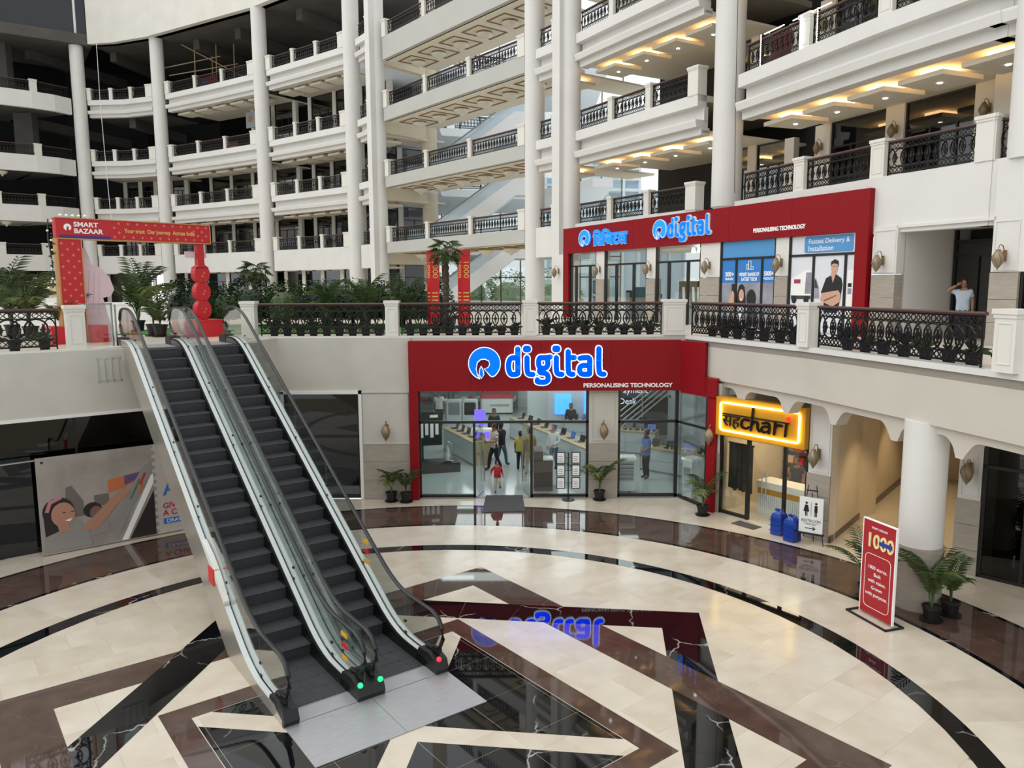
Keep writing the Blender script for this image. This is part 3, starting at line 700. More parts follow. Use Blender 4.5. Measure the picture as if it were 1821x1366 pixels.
# first floor, around the well: fine panels
def line(a, b, t): return (a[0]+(b[0]-a[0])*t, a[1]+(b[1]-a[1])*t)
G1 = 'railings around the well'; GP = 'white posts around the well'
def atY(y, px): return 0
near = [((-15.9, 15.9), (-12.95, 18.4), 'iron railing at the far left edge of the well'),
        ((-12.7, 18.62), (-11.55, 19.55), 'short iron railing just left of the white post by the escalator'),
        ((-7.95, 24.42), (-4.05, 24.42), 'iron railing right of the escalators, in front of the hedge'),
        ((-3.5, 24.42), (.3, 24.42), 'iron railing above the round logo of the lower sign'),
        ((.85, 24.42), (4.75, 24.42), 'iron railing above the word digital of the lower sign'),
        ((5.62, 24.05), (7.33, 19.75), 'iron railing in front of the blue window posters'),
        ((7.58, 19.0), (8.68, 14.15), 'iron railing in front of the guard and the dark doorway'),
        ((8.98, 13.0), (9.35, 10.6), 'iron railing cut by the right edge of the photo')]
for a, b, lab in near: rail_panel(a, b, L1+.04, lab, True, G1)
for x, y, rz, w, lab in ((-11.25, 19.85, .67, .42, 'white post below the left leg of the red arch'), (-8.3, 24.42, 0, .42, 'white post behind the escalator nearer the red shop'),
                     (-3.78, 24.42, 0, .4, 'white post above the left corner of the lower red sign'), (.57, 24.42, 0, .4, 'white post above the middle of the lower red sign'),
                     (5.12, 24.4, 0, .68, 'wide white corner post above the right part of the lower red sign'), (7.46, 19.38, -1.2, .4, 'white post in front of the man with crossed arms poster'),
                     (8.83, 13.55, -1.34, .45, 'white post at the right edge of the well')):
    post(x, y, L1+.04, w, .36, 1.06, rz, lab, GP)
# upper galleries: coarse panels with white posts between and blocks at the ends
UP = 'gallery railings of the upper floors'; UPP = 'white posts of the gallery railings'
def gallery(b, k, n, z, e0=.5, e1=.5, pw=.34):
    path = BAYS[b]; L = plen(path); ins = .22; w = (L-e0-e1-(n-1)*pw)/n
    def pt(s):
        p = pathpt(path, s); q = pathpt(path, min(L, s+.05)) if s < L-.05 else p; o = pathpt(path, max(0, s-.05))
        dx, dy = q[0]-o[0], q[1]-o[1]; l = hypot(dx, dy) or 1
        return (p[0]-dy/l*ins, p[1]+dx/l*ins), atan2(dy, dx)
    s = e0
    for i in range(n):
        a, r0 = pt(s); c, r1 = pt(s+w)
        rail_panel(a, c, z, ('only' if n == 1 else ORD[i]) + ' iron railing panel of the ' + FL[k] + ', ' + BN[b], False, UP)
        if i < n-1:
            m, r = pt(s+w+pw/2); post(m[0], m[1], z, pw, .34, 1.08, r, ORD[i] + ' white post on the ' + FL[k] + ' railing, ' + BN[b], UPP)
        s += w+pw
    for sx, wd, nm in ((e0/2-.02, e0, 'start'), (L-e1/2+.02, e1, 'far end')):
        if wd > .3:
            m, r = pt(sx); post(m[0], m[1], z, wd, .5, 1.1, r, 'white block at the %s end of the %s railing, %s' % ('left' if nm == 'start' else 'right', FL[k], BN[b]), UPP, False)
for k in (2, 3, 4, 5):
    gallery('back1', k, 3, LV[k], .4, .8); gallery('back2', k, 3, LV[k], .6, .9); gallery('back3', k, 3, LV[k], .6, .9); gallery('nook', k, 1, LV[k], .2, .9)
    gallery('balcony', k, 4, LV[k], .2, .2, .6)
    z = LR[k]
    gallery('bridge', k, 3, z, .5, .6); gallery('nook2', k, 1, z, .2, .7)
    gallery('right1', k, 3, z, .2, .6)
    if k < 5: gallery('right2', k, 3, z, .3, .5, .5)
gallery('right3', 2, 1, L2, .4, .2)
# ---------------------------------------------------------------- flat shapes and lettering helpers
def chaikin(p, n=2, closed=False):
    for _ in range(n):
        q = [] if closed else [p[0]]
        for i in range(len(p) if closed else len(p)-1):
            a, b = p[i], p[(i+1) % len(p)]; q += [lerp(a, b, .25), lerp(a, b, .75)]
        if not closed: q.append(p[-1])
        p = q
    return p
def ribbon(paths, w, y0, y1):          # thick rounded strokes in the x,z plane
    m = MB()
    for p in paths:
        for a, b in zip(p, p[1:]):
            l = hypot(b[0]-a[0], b[1]-a[1])
            if l < 1e-6: continue
            nx, nz_ = -(b[1]-a[1])/l*w/2, (b[0]-a[0])/l*w/2
            m.ext([(a[0]+nx, a[1]+nz_), (a[0]-nx, a[1]-nz_), (b[0]-nx, b[1]-nz_), (b[0]+nx, b[1]+nz_)], y0, y1)
        for c in p: m.ext([(c[0]+w/2*cos(2*pi*k/10), c[1]+w/2*sin(2*pi*k/10)) for k in range(10)], y0, y1)
    return m
def decal(name, poly, y, m, parent, t=.004): return ob(name, MB().ext(poly, y-t, y), m, parent)
def circ(cx, cz, rx, rz_=None, n=20, a0=0, a1=360):
    rz_ = rz_ or rx; k = n if a1-a0 >= 360 else n
    return [(cx+rx*cos(radians(a0+(a1-a0)*i/n)), cz+rz_*sin(radians(a0+(a1-a0)*i/n))) for i in range(n if a1-a0 >= 360 else n+1)]
def rect(x0, x1, z0, z1): return [(x0, z0), (x1, z0), (x1, z1), (x0, z1)]
def rrect(x0, x1, z0, z1, r, n=4):
    o = []
    for cx, cz, a in ((x1-r, z1-r, 0), (x0+r, z1-r, 90), (x0+r, z0+r, 180), (x1-r, z0+r, 270)):
        o += [(cx+r*cos(radians(a+90*i/n)), cz+r*sin(radians(a+90*i/n))) for i in range(n+1)]
    return o
DIG = {  # strokes of the word, in units of the sign drawing
 'letter_d': [chaikin([(655,190),(655,207),(602,207),(602,112),(655,112),(655,140)]), [(655,62),(655,200)]],
 'letter_i': [chaikin([(708,112),(708,195),(722,207),(742,207)])], 'dot': [[(700,58),(716,58),(716,66),(700,66),(700,58)]],
 'letter_g': [chaikin([(800,112),(775,112),(775,172),(828,172),(828,112),(800,112)]), [(815,112),(842,108)], chaikin([(786,172),(776,198),(828,200),(832,252),(766,252),(768,238)])],
 'letter_i2': [chaikin([(877,112),(877,195),(891,207),(910,207)])], 'dot2': [[(869,58),(885,58),(885,66),(869,66),(869,58)]],
 'letter_t': [chaikin([(945,78),(945,195),(958,207),(974,207)]), [(945,112),(980,112)]],
 'letter_a': [chaikin([(1014,116),(1040,112),(1070,112),(1070,150),(1070,205)]), chaikin([(1070,158),(1012,156),(1012,207),(1066,207)])],
 'letter_l': [chaikin([(1122,62),(1122,195),(1136,207),(1153,207)])]}
LOGO = [(1130,975)] + circ(1184, 802, 184, n=30, a0=0, a1=1)[:0]
def logo_poly():
    o = []
    for i in range(41):                # outer sweep from the lower left, over the top, to the lower right
        a = radians(107+ (413-107)*i/40); o.append((1184+184*cos(a), 802+184*sin(a)))
    o = [(1130, 975)] + o + [(1298, 945), (1275, 955), (1250, 945), (1180, 862), (1222, 850), (1245, 815), (1236, 775), (1190, 752), (1140, 757), (1102, 790), (1087, 860), (1097, 920)]
    return o
FLAME = [(1145,830),(1160,862),(1172,895),(1175,930),(1150,972),(1122,930),(1124,890),(1132,860)]
def word_digital(parent, X, Z, y, edge_m='white_edge', fill='blue_sign'):
    k = abs(X(1)-X(0))
    for nm, st in DIG.items():
        pts = [[(X(a), Z(b)) for a, b in s] for s in st]; nm2 = nm.rstrip('2')
        f = ob(nm2, ribbon(pts, 32*k, y-.1, y-.03), fill, parent)
        ob('letter_edge', ribbon(pts, 43*k, y-.085, y), edge_m, f)
def logo(parent, X, Z, y, edge_m='white_edge', fill='blue_sign', r=.016):
    p = [(X(a), Z(b)) for a, b in logo_poly()]; q = [(X(a), Z(b)) for a, b in FLAME]
    lg = ob('logo_disc', MB().ext(p, y-.1, y), fill, parent); ob('logo_edge', MB().tube([(a, y-.095, b) for a, b in p], r, 5, True), edge_m, lg)
    fl = ob('logo_flame', MB().ext(q, y-.1, y), fill, parent); ob('logo_edge', MB().tube([(a, y-.095, b) for a, b in q], r, 5, True), edge_m, fl)
# ---------------------------------------------------------------- lower red shop
mat('wood_top', '#b09a70', .5, noise=.15, scale=6, stretch=(8, 1, 1)); mat('shop_floor', '#a9b1af', .12); mat('shop_white', '#d4dcdc', .5)
mat('counter_white', '#b9c0c0', .4); mat('counter_grey', '#83898a', .5); mat('wood_dark', '#4b3830', .45, noise=.2, scale=5, stretch=(1, 1, 9)); mat('mat_grey', '#4c4b4a', .95, noise=.2, scale=60)
mat('screen_blue', '#3d8cff', .3, emit=1.6); mat('screen_violet', '#6a55d8', .3, emit=1.2); mat('screen_dark', '#14161c', .15); mat('screen_mid', '#2d4a86', .2, emit=.5); mat('appliance', '#c9d0d0', .35); mat('paper', '#e8e8e4', .6)
mat('shop_panel_light', (.9, 1, 1), .5, emit=2.2)
sg = thing('shop_sign', 'large lower red fascia sign reading digital with a round blue logo', 'sign', (0, 23.98, 0))
cuts = [-3.25, -1.3, .9, 3.1, 5.3]
for a, b in zip(cuts, cuts[1:]): ob('board', cubes((a+.003, b-.003, 0, .27, 3.52, 5.1)), 'red_sign', sg)
ob('angled_board', MB().prism([(5.3, 0), (5.82, -.92), (6.0, -.7), (5.45, .27)], 3.45, 5.08), 'red_sign', sg)
XA = lambda a: -3.36+.00541*a; ZA = lambda b: 3.97+(222-b)*.0055
word_digital(sg, XA, ZA, 0)
logo(sg, lambda a: -4.06+.002707*a, lambda b: 6.6-.002740*b, 0)
text('tagline', 'PERSONALISING TECHNOLOGY', .2, 'white_print', sg, (2.24, -.01, 3.63), ext=.01, bold=.006, width=2.8, height=.135)
fr = thing('shop_portal', 'red side pillars framing the lower red shop front', 'frame', (0, 24, 0))
ob('pillar', cubes((-3.25, -2.98, -.02, .3, 0, 3.52)), 'red_sign', fr)
ob('pillar', MB().prism([(5.82, -1.35), (6.02, -1.55), (6.2, -1.3), (6.0, -1.05)], 0, 3.5), 'red_sign', fr); ob('pillar_head', MB().prism([(5.82, -1.35), (6.02, -1.55), (6.25, -1.2), (6.0, -.7), (5.8, -.95)], 3.45, 4.05), 'red_sign', fr)
sf = tag(link('window_4', None, None, (0, 24.25, 0)), 'glazed front of the lower red shop', 'shop front', kind='structure')
D = 'dark_frame'
ob('frame', cubes((-2.98,2.45,0,.12,2.44,2.52),(-1.26,-1.18,0,.12,0,2.44),(.58,.66,0,.12,0,2.44),(2.37,2.45,0,.14,0,3.52),(-2.98,-1.2,0,.12,.02,.1),(.6,2.45,0,.12,.02,.1),(-2.98,-2.93,0,.1,0,3.52)), D, sf)
ob('frame', cubes((3.38,3.46,0,.14,0,3.52),(3.38,5.3,0,.12,2.44,2.52),(3.38,5.3,0,.12,.02,.1),(5.22,5.32,0,.14,0,3.52)), D, sf)
for a, b, z0, z1 in ((-2.93,-2.1,.1,2.44),(-2.1,-1.26,.1,2.44),(.66,2.37,.1,2.44),(-2.93,-.3,2.52,3.5),(-.3,2.37,2.52,3.5),(3.46,5.22,.1,2.44),(3.46,5.22,2.52,3.5)):
    ob('pane', cubes((a+.004,b-.004,.05,.062,z0,z1)), 'pane_shop', sf)
an = link('angled_bay', None, sf, (5.3, 0, 0), radians(-67))
ob('frame', cubes((0,1.5,0,.1,2.44,2.5),(0,1.5,0,.1,.02,.1),(1.42,1.5,0,.1,0,3.5)), D, an); ob('pane', cubes((.05,1.42,.04,.052,.1,2.44)), 'pane_shop', an); ob('pane', cubes((.05,1.42,.04,.052,2.5,3.5)), 'pane_shop', an)
for x, s, lab in ((-1.14, 1, 'left'), (.54, -1, 'right')):
    d = tag(link('door_%d' % (1 if s > 0 else 2), None, None, (x, 24.3, 0), radians(78*s)), 'open glass door leaf on the %s of the red shop entrance' % lab, 'door', kind='structure')
    w_ = .85*s; a, b = sorted((0, w_)); ob('pane', cubes((a, b, -.006, .006, .03, 2.38)), 'pane_shop', d)
    ob('handle', MB().tube([(w_*.86, -.06, .35), (w_*.86, -.06, 2.0)], .022, 8), 'steel', d); ob('patch_fitting', cubes((a, b, -.015, .015, 0, .05)), 'steel', d)
p_ = tag(link('trim_9', None, None, (2.45, 24.2, 0)), 'stone based pier in the middle of the lower red shop front', 'pier', kind='structure')
ob('core', cubes((0,.93,.0,.4,0,3.52)), 'plaster_low', p_)
for z0, z1 in ((0,.6),(.61,1.2),(1.21,1.8)): ob('stone_course', cubes((.0,.93,-.03,0,z0,z1)), 'stone', p_)
ob('panel_moulding', cubes((.1,.83,-.02,0,1.88,1.9),(.1,.83,-.02,0,3.4,3.42),(.1,.12,-.02,0,1.9,3.4),(.81,.83,-.02,0,1.9,3.4)), 'plaster_low', p_)
# room behind the glass
rm = MB(); pts = [(-3.25,24.45),(-3.3,27.2),(-5.6,29),(-5.6,43),(8.2,43),(8.2,25.6),(6.15,22.9)]
for a, b in zip(pts, pts[1:]):
    rm.add([(a[0],a[1],0),(b[0],b[1],0),(b[0],b[1],3.6),(a[0],a[1],3.6)], [(0,1,2,3)])
struct('wall_shop', rm, 'shop_white', label='white walls inside the lower red shop', cat='wall')
fp = [(-3.25,24.38),(5.3,24.38),(5.85,23),(6.15,22.9),(8.2,25.6),(8.2,43),(-5.6,43),(-5.6,29),(-3.3,27.2)]
struct('floor', MB().prism(fp, -.1, .004), 'shop_floor', label='pale polished floor inside the lower red shop', cat='floor')
cl = struct('ceiling', MB().prism(fp, 3.56, 3.7), 'shop_white', label='white ceiling inside the lower red shop', cat='ceiling')
for i in range(3):
    for j in range(4): ob('light_panel', cubes((-2.6+3.3*i,-1.4+3.3*i,26.3+4.4*j,26.6+4.4*j,3.53,3.56)), 'shop_panel_light', cl)
for i in range(2):
    for j in range(3): area('shop_light', (-1.0+4*i, 27.5+5*j, 3.5), 3, 3, 60, (.93, 1, 1))
# counters
lap_b = MB().box(-.17,.17,-.12,.12,0,.018); lap_s = MB().extx([(.11,.018),(.125,.018),(.19,.235),(.175,.235)], -.17, .17)
crd = MB().extx([(-.2,0),(-.19,0),(-.215,.09),(-.205,.09)], .08, .14)
LM = [lap_b.mesh('base', 'black'), lap_s.mesh('lid_screen', 'screen_dark'), lap_s.mesh('lid_screen', 'screen_mid'), crd.mesh('price_card', 'paper')]
def laptop(x, y, z, rz, lab, lit=False):
    t = thing('laptop', lab, 'laptop', (x, y, z), rz, 'display laptops in the lower shop')
    link('base', LM[0], t); link('lid_screen', LM[2 if lit else 1], t); link('price_card', LM[3], t)
def counter(a, b, w, h, lab, n, items=True, wood_end=True, lit=()):
    lo, rz, ln = frame(a, b); t = thing('display_counter', lab, 'counter', lo, rz, 'display counters in the lower shop')
    m = max(1, round(ln/1.1))
    for i in range(m):
        for z0, z1 in ((.08, h*.5), (h*.5+.01, h-.05)): ob('front_panel', cubes((ln*i/m+.005, ln*(i+1)/m-.005, 0, .02, z0, z1)), 'counter_white', t)
    ob('carcass', cubes((.01, ln-.01, .02, w, .0, h-.05)), 'counter_grey', t); ob('worktop', cubes((-.03, ln+.03, -.04, w+.03, h-.05, h)), 'wood_top', t)
    if wood_end: ob('end_panel', cubes((ln, ln+.03, 0, w, 0, h-.05)), 'wood_top', t); ob('end_panel', cubes((-.03, 0, 0, w, 0, h-.05)), 'wood_top', t)
    for i in range(n):
        x = ln*(i+.5)/n; px, py = lo[0]+x*cos(rz)-w*.45*sin(rz), lo[1]+x*sin(rz)+w*.45*cos(rz)
        laptop(px, py, h+.001, rz+random.uniform(-.15, .15), ORD[i] + ' open laptop from the left on the ' + lab.split(',')[0], i in lit)
counter((-2.85,31.6), (-1.5,28.6), .75, .95, 'counter left of the shop entrance, seen through the glass', 5)
counter((-.1,34), (2.7,27.3), .75, .95, 'diagonal counter amid the shoppers, in the middle of the shop', 9, lit=(4, 6))
counter((3.5,31.2), (5.7,30.3), .75, .95, 'counter in front of the shop staircase', 5, lit=(4,))
counter((4.75,27.9), (6.75,26.1), .7, .92, 'counter behind the blue shirted man', 4, lit=(2,))
counter((3.35,28.6), (4.05,28.6), .6, .95, 'short wood clad counter by the middle pier', 1)
counter((2.3,33.2), (4.2,32.2), .7, .95, 'counter below the bright monitors', 4, lit=(1, 2))
wc = thing('brand_counter', 'white rounded counter with a red band at the back of the shop', 'counter', (-1.7, 40.6, 0))
ob('body', MB().prism(rrect(0, 1.75, 0, 1.2, .2), .08, .85), 'paper', wc); ob('red_band', MB().prism(rrect(-.02, 1.77, -.02, 1.22, .2), .85, 1.05), 'red_paint', wc); ob('plinth', MB().prism(rrect(.05, 1.7, .05, 1.15, .2), 0, .08), 'black', wc)
text('lettering', 'WONDERCHEF', .16, 'black', wc, (.5, -.005, .42), width=1.05)
for i, (x, y, w_, dk) in enumerate(((-3.6, 38.4, .7, 0), (-2.9, 38.2, .75, 0), (-2.1, 38.2, .75, 1))):
    t = thing('air_cooler', ['white air cooler beside the grey shirted man', 'white air cooler with an arched grille', 'white air cooler with a black grille'][i], 'air cooler', (x, y, 0), 0, 'appliances at the back of the shop')
    ob('body', MB().ext(rrect(-w_/2, w_/2, .05, 1.15, .1), -.3, .3), 'appliance', t); ob('grille', MB().ext(rrect(-w_/2+.09, w_/2-.09, .42, 1.05, .06), -.31, -.3), 'black' if dk else 'counter_grey', t); ob('castors', cubes((-w_/2+.05,w_/2-.05,-.25,.25,0,.05)), 'black', t)
for x, y, rz, lab in ((3.72, 24.95, 0, 'white air cooler with dark slats in the shop window'), (5.72, 24.0, -1.0, 'slim white tower cooler in the angled window')):
    t = thing('air_cooler', lab, 'air cooler', (x, y, 0), rz, 'coolers in the shop window'); s_ = x > 5
    W_ = .2 if s_ else .33
    ob('body', MB().ext(rrect(-W_, W_, .06, 1.15 if not s_ else 1.3, .05), -.2, .22), 'appliance', t); ob('top', cubes((-W_-.03, W_+.03, -.23, .25, 1.12 if not s_ else 1.28, 1.2 if not s_ else 1.36)), 'paper', t)
    ob('grille', cubes((-W_+.05, W_-.05, -.21, -.2, .4, 1.05)), 'counter_grey' if s_ else 'black', t)
    for i in range(14 if not s_ else 8): ob('slat', cubes((-W_+.05, W_-.05, -.225, -.21, .42+i*.046, .44+i*.046)), 'appliance', t)
    for q in (-.25, .25): ob('foot', cubes((q*W_*2-.03, q*W_*2+.03, -.15, .15, 0, .06)), 'black', t)
# lit poster stand, vacuum display, checkout desk
t = thing('light_box', 'glowing violet poster light box beside the shop entrance', 'light box', (-1.2, 29.6, 0), -.15)
ob('case', cubes((-.42,.42,0,.4,.1,1.25)), 'paper', t); ob('plinth', cubes((-.42,.42,-.01,.4,0,.1)), 'wood_top', t); ob('screen', cubes((-.33,.33,-.012,0,.22,1.15)), 'screen_violet', t)
decal('print', rect(-.25, .25, .35, .5), -.014, 'screen_dark', t); decal('print', rect(-.05, .06, .7, .85), -.014, 'red_paint', t); ob('upper_screen', cubes((-.3,.15,.1,.14,1.4,2.0)), 'screen_violet', t); ob('upper_post', cubes((-.1,-.05,.12,.16,1.25,1.45)), 'black', t)
t = thing('vacuum_display', 'black vacuum cleaner display stand behind the left glass', 'display stand', (-2.75, 28.0, 0), .25)
ob('plinth', cubes((-.75,.75,-.45,.5,0,.35)), 'black', t); ob('back_panel', cubes((-.7,.2,.3,.4,.9,2.15)), 'black', t); ob('leg', cubes((-.6,-.5,.3,.4,.35,.9)), 'black', t)
for i in range(4): ob('spec_label', cubes((-.62+.19*i, -.5+.19*i, .285, .3, 1.2+.1*(i % 2), 1.75)), 'paper', t)
ob('vacuum_body', MB().lathe([(.06,.36),(.17,.4),(.17,.62),(.09,.72),(.05,.95)], 12, (.35, -.1)), 'steel', t, smooth=True); ob('hose', MB().tube([(.35,-.1,1.1),(.5,-.15,1.0),(.42,-.2,.7),(.25,-.3,.45),(.5,-.35,.4)], .022, 6), 'steel', t); ob('logo_print', cubes((-.25,.05,.285,.3,1.95,2.05)), 'paper', t)
t = thing('checkout_desk', 'dark wood checkout desk with a white ledge inside the entrance', 'desk', (.72, 25.0, 0))
ob('body', cubes((0,.62,0,.9,0,1.05)), 'wood_dark', t); ob('upper', cubes((0,.3,0,.9,1.05,1.35)), 'wood_dark', t); ob('ledge', cubes((.3,.64,-.02,.5,1.05,1.1)), 'paper', t)
t = thing('shop_staircase', 'dark staircase with bright steel rails at the back right of the shop', 'staircase', (4.35, 32.6, 0))
for i in range(10): ob('step', cubes((.35*i,.35*i+.37,0,1.2,.22+.3*i,.3+.3*i)), 'black', t)
for i in range(5): ob('rail', MB().tube([(0, -.05, .25+.24*i), (3.6, -.05, 3.3+.24*i)], .03, 5), 'steel_bright', t)
for i in range(4): ob('baluster', cubes((.1+1.1*i,.15+1.1*i,-.07,-.03,.2+.93*i,1.3+.93*i)), 'steel', t)
t = thing('monitor_wall', 'bright blue wall screens above the rear counter', 'screen', (1.9, 33.9, 0))
ob('screen', cubes((0,.75,0,.05,1.1,2.0)), 'screen_blue', t); ob('screen', cubes((1.3,1.9,-.1,-.05,1.15,2.1)), 'screen_blue', t); ob('panel', cubes((-.3,2.3,.06,.14,0,2.3)), 'counter_white', t)
ls_ = thing('wall_lettering', 'glowing payment desk lettering behind the shop staircase', 'sign', (4.5, 34.6, -.9)); ob('panel', cubes((-.8,2.6,.02,.1,.9,4.3)), 'screen_dark', ls_)
text('lettering', 'Payment', .38, 'white_edge', ls_, (.35, 0, 2.85)); text('lettering', 'Desk', .38, 'white_edge', ls_, (.35, 0, 2.35))
for i, (x, y) in enumerate(((2.0, 36.5), (2.45, 36.6))):
    t = thing('fire_extinguisher', ['red fire extinguisher', 'second red fire extinguisher'][i] + ' by the rear shop column', 'extinguisher', (x, y, .0)); ob('cylinder', MB().lathe([(.1,0),(.1,.5),(.04,.6),(.04,.66)], 12), 'red_paint', t, smooth=True); ob('valve', cubes((-.05,.08,-.02,.02,.66,.72)), 'black', t)
c = tag(link('column', None, None, (1.3, 37.5, 0)), 'plain white column inside the lower shop', 'column', kind='structure'); ob('shaft', MB().lathe([(.55,0),(.55,3.56)], 24), 'shop_white', c, smooth=True)
# shelves of stock at the back of the shop
for i in range(5):
    t = thing('stock_shelf', ORD[i] + ' stock shelf from the left along the rear shop wall', 'shelf', (-5.2+1.9*i+(4 if i > 2 else 0), 42.3, 0), 0, 'rear stock shelves')
    for j in range(4): ob('board', cubes((0,1.7,0,.5,.4+.6*j,.43+.6*j)), 'counter_grey', t)
    ob('upright', cubes((0,.04,0,.5,0,2.6)), 'black', t); ob('upright', cubes((1.66,1.7,0,.5,0,2.6)), 'black', t)
    for j in range(4):
        for q in range(4):
            bx = ob('boxed_appliance', cubes((.08+.4*q,.08+.4*q+random.uniform(.2,.34),.05,.4,.43+.6*j,.43+.6*j+random.uniform(.2,.42))), random.choice(['screen_dark','paper','appliance','steel','red_paint']), t)
# ---------------------------------------------------------------- shop under the yellow sign
mat('sign_gold', '#c08a10', .45); mat('neon_yellow', (1, .74, .16), .5, emit=9); mat('ink', '#0d0a07', .5); mat('lamp_dot', '#ff2020', .4, emit=2)
t = thing('shop_sign', 'yellow sign with neon border and black mixed script lettering', 'sign', so_, sr)
ob('box', cubes((-.02,2.9,-.2,.1,2.42,3.55)), 'sign_gold', t)
ob('neon_border', MB().tube([(x, -.23, z) for x, z in rrect(.16, 2.74, 2.58, 3.4, .08)], .026, 6, True), 'neon_yellow', t)
ob('headline_bar', cubes((.26,2.45,-.27,-.23,3.06,3.1)), 'ink', t)
text('lettering', 'सह', .5, 'ink', t, (.26, -.25, 2.74), ext=.02, width=.6, height=.37)
for nm, st in (('letter_c', [[(1.16,2.99),(1.0,3.02),(.9,2.9),(.94,2.76),(1.1,2.74),(1.18,2.8)]]), ('letter_h', [[(1.3,3.34),(1.24,2.72)], [(1.26,2.87),(1.36,3.0),(1.47,2.96),(1.45,2.8),(1.53,2.73)]]), ('letter_a', [[(1.62,2.97),(1.78,3.02),(1.85,2.93),(1.83,2.72)], [(1.84,2.89),(1.64,2.9),(1.57,2.79),(1.66,2.71),(1.82,2.78)]]), ('letter_r', [[(2.02,3.06),(2.0,2.72)], [(2.01,2.89),(2.1,3.0),(2.22,2.98)]]), ('letter_i', [[(2.37,3.06),(2.34,2.72)]])): ob(nm, ribbon([chaikin(q) for q in st], .066, -.27, -.23), 'ink', t)
ob('red_dot', MB().ext(circ(2.42, 3.19, .06, n=14), -.27, -.23), 'lamp_dot', t)
w = tag(link('window_5', None, None, so_, sr), 'black framed glass front of the yellow sign shop', 'shop front', kind='structure')
ob('frame', cubes((0,.07,0,.1,0,2.42),(.95,1.05,0,.1,0,2.42),(2.15,2.23,0,.1,0,2.42),(2.84,2.92,0,.1,0,3.5),(0,.95,0,.1,.02,.1),(0,2.9,0,.1,2.36,2.42)), D, w)
for a, b in ((.07,.95),(1.05,1.6),(1.61,2.15),(2.23,2.84)): ob('pane', cubes((a,b,.04,.052,.1 if a < .9 else .03,2.36)), 'pane_shop', w)
for x in (1.54, 1.67): ob('handle', MB().tube([(x,-.06,.75),(x,-.06,1.55)], .018, 6), 'steel', w)
rm = MB(); rm.box(0,2.9,3.6,3.7,0,3.5); rm.box(-.1,0,.1,3.6,0,3.5); rm.box(2.85,2.95,.1,3.6,0,3.5); rm.box(0,2.9,.1,3.6,3.3,3.45)
struct('wall_shop', rm, 'cream', so_, sr, label='warm cream walls inside the yellow sign shop', cat='wall'); struct('floor', MB().box(0,2.9,.0,3.6,-.1,.006), 'terrace', so_, sr, label='floor inside the yellow sign shop', cat='floor')
def sw(x, y, z): return (so_[0]+x*cos(sr)-y*sin(sr), so_[1]+x*sin(sr)+y*cos(sr), z)
area('shop_light', sw(1.45, 1.6, 3.2), 1.6, 2, 55, (1, .8, .52))
t = thing('shop_counter', 'white ribbed counter with a gold band inside the yellow sign shop', 'counter', sw(.75, .9, 0), sr)
ob('body', cubes((0,1.5,0,.6,0,.62)), 'paper', t); ob('gold_band', cubes((-.01,1.51,-.01,.61,.62,.8)), 'sign_gold', t); ob('top', cubes((-.04,1.54,-.04,.64,.8,1.0)), 'paper', t)
for i in range(22): ob('rib', cubes((.02+.067*i,.045+.067*i,-.015,0,.02,.6)), 'appliance', t)
mat('cloth_black', '#161413', .9, noise=.5, scale=40, col2='#3a3835'); mat('cloth_mix', '#8a5c48', .9, noise=.6, scale=9, col2='#b8a58c')
t = thing('hanging_garment', 'black patterned cloth hanging behind the left pane of the yellow sign shop', 'cloth', sw(.5, .35, 0), sr)
cm = MB()
for i in range(9): cm.box(-.4+.09*i, -.31+.09*i, -.03+.03*(i % 2), .03+.03*(i % 2), .75-.03*(i % 3), 2.1)
ob('cloth', cm, 'cloth_black', t); ob('hanger_rail', cubes((-.45,.45,-.01,.03,2.1,2.14)), 'black', t)
for j in range(6):
    t = thing('fabric_shelf', ['lowest', 'second lowest', 'third', 'fourth', 'fifth', 'topmost'][j] + ' shelf of folded fabric at the rear of the yellow sign shop', 'shelf', sw(.05, 3.15, .3+.4*j), sr, 'folded fabric shelves')
    ob('board', cubes((0,1.85,0,.4,0,.03)), 'wood_dark', t)
    for q in range(5): ob('folded_fabric', cubes((.03+.37*q,.36+.37*q,.02,.36,.03,.03+random.uniform(.18,.33))), random.choice(['cloth_mix','stone','wood_dark','red_paint','cream','counter_grey']), t)
t = thing('yellow_bag', 'yellow shopping bag standing behind the right pane of the yellow sign shop', 'bag', sw(2.5, .8, .006), sr); ob('bag', MB().extx([(-.1,0),(.1,0),(.12,.4),(-.12,.4)], -.18, .18), 'sticker_yellow', t); ob('handle', MB().tube([(-.08,0,.4),(-.06,0,.52),(.06,0,.52),(.08,0,.4)], .01, 5), 'cream', t)
# ---------------------------------------------------------------- wall lanterns
mat('lantern', '#8f8069', .5, .3)
sm = [MB().box(-.05,.05,-.02,.0,-.14,.14).mesh('back_plate', 'bronze'), MB().tube([(0,-.02,.1),(0,-.1,.26),(0,-.2,.28),(0,-.25,.2),(0,-.25,.14)], .012, 6).mesh('hook', 'bronze'),
      MB().lathe([(.02,.15),(.07,.11),(.13,0),(.14,-.07),(.1,-.2),(.03,-.3),(.008,-.36)], 12, (0, -.25)).mesh('lantern_body', 'lantern', True),
      MB().lathe([(.05,.16),(.06,.13),(.03,.12)], 10, (0, -.25)).mesh('lantern_cap', 'bronze', True)]
rb = MB()
for k in range(6):
    a = 2*pi*k/6
    rb.tube([(.073*cos(a+d_*.15*s_), -.25+.073*sin(a+d_*.15*s_), z) if 0 else ((r+.004)*cos(a+s_*q), -.25+(r+.004)*sin(a+s_*q), z) for s_ in (1,) for d_ in (1,) for r, z, q in ((.07,.11,0),(.13,0,.35),(.14,-.07,.6),(.1,-.2,.9),(.03,-.3,1.1))], .006, 4)
sm.append(rb.mesh('lantern_rib', 'bronze'))
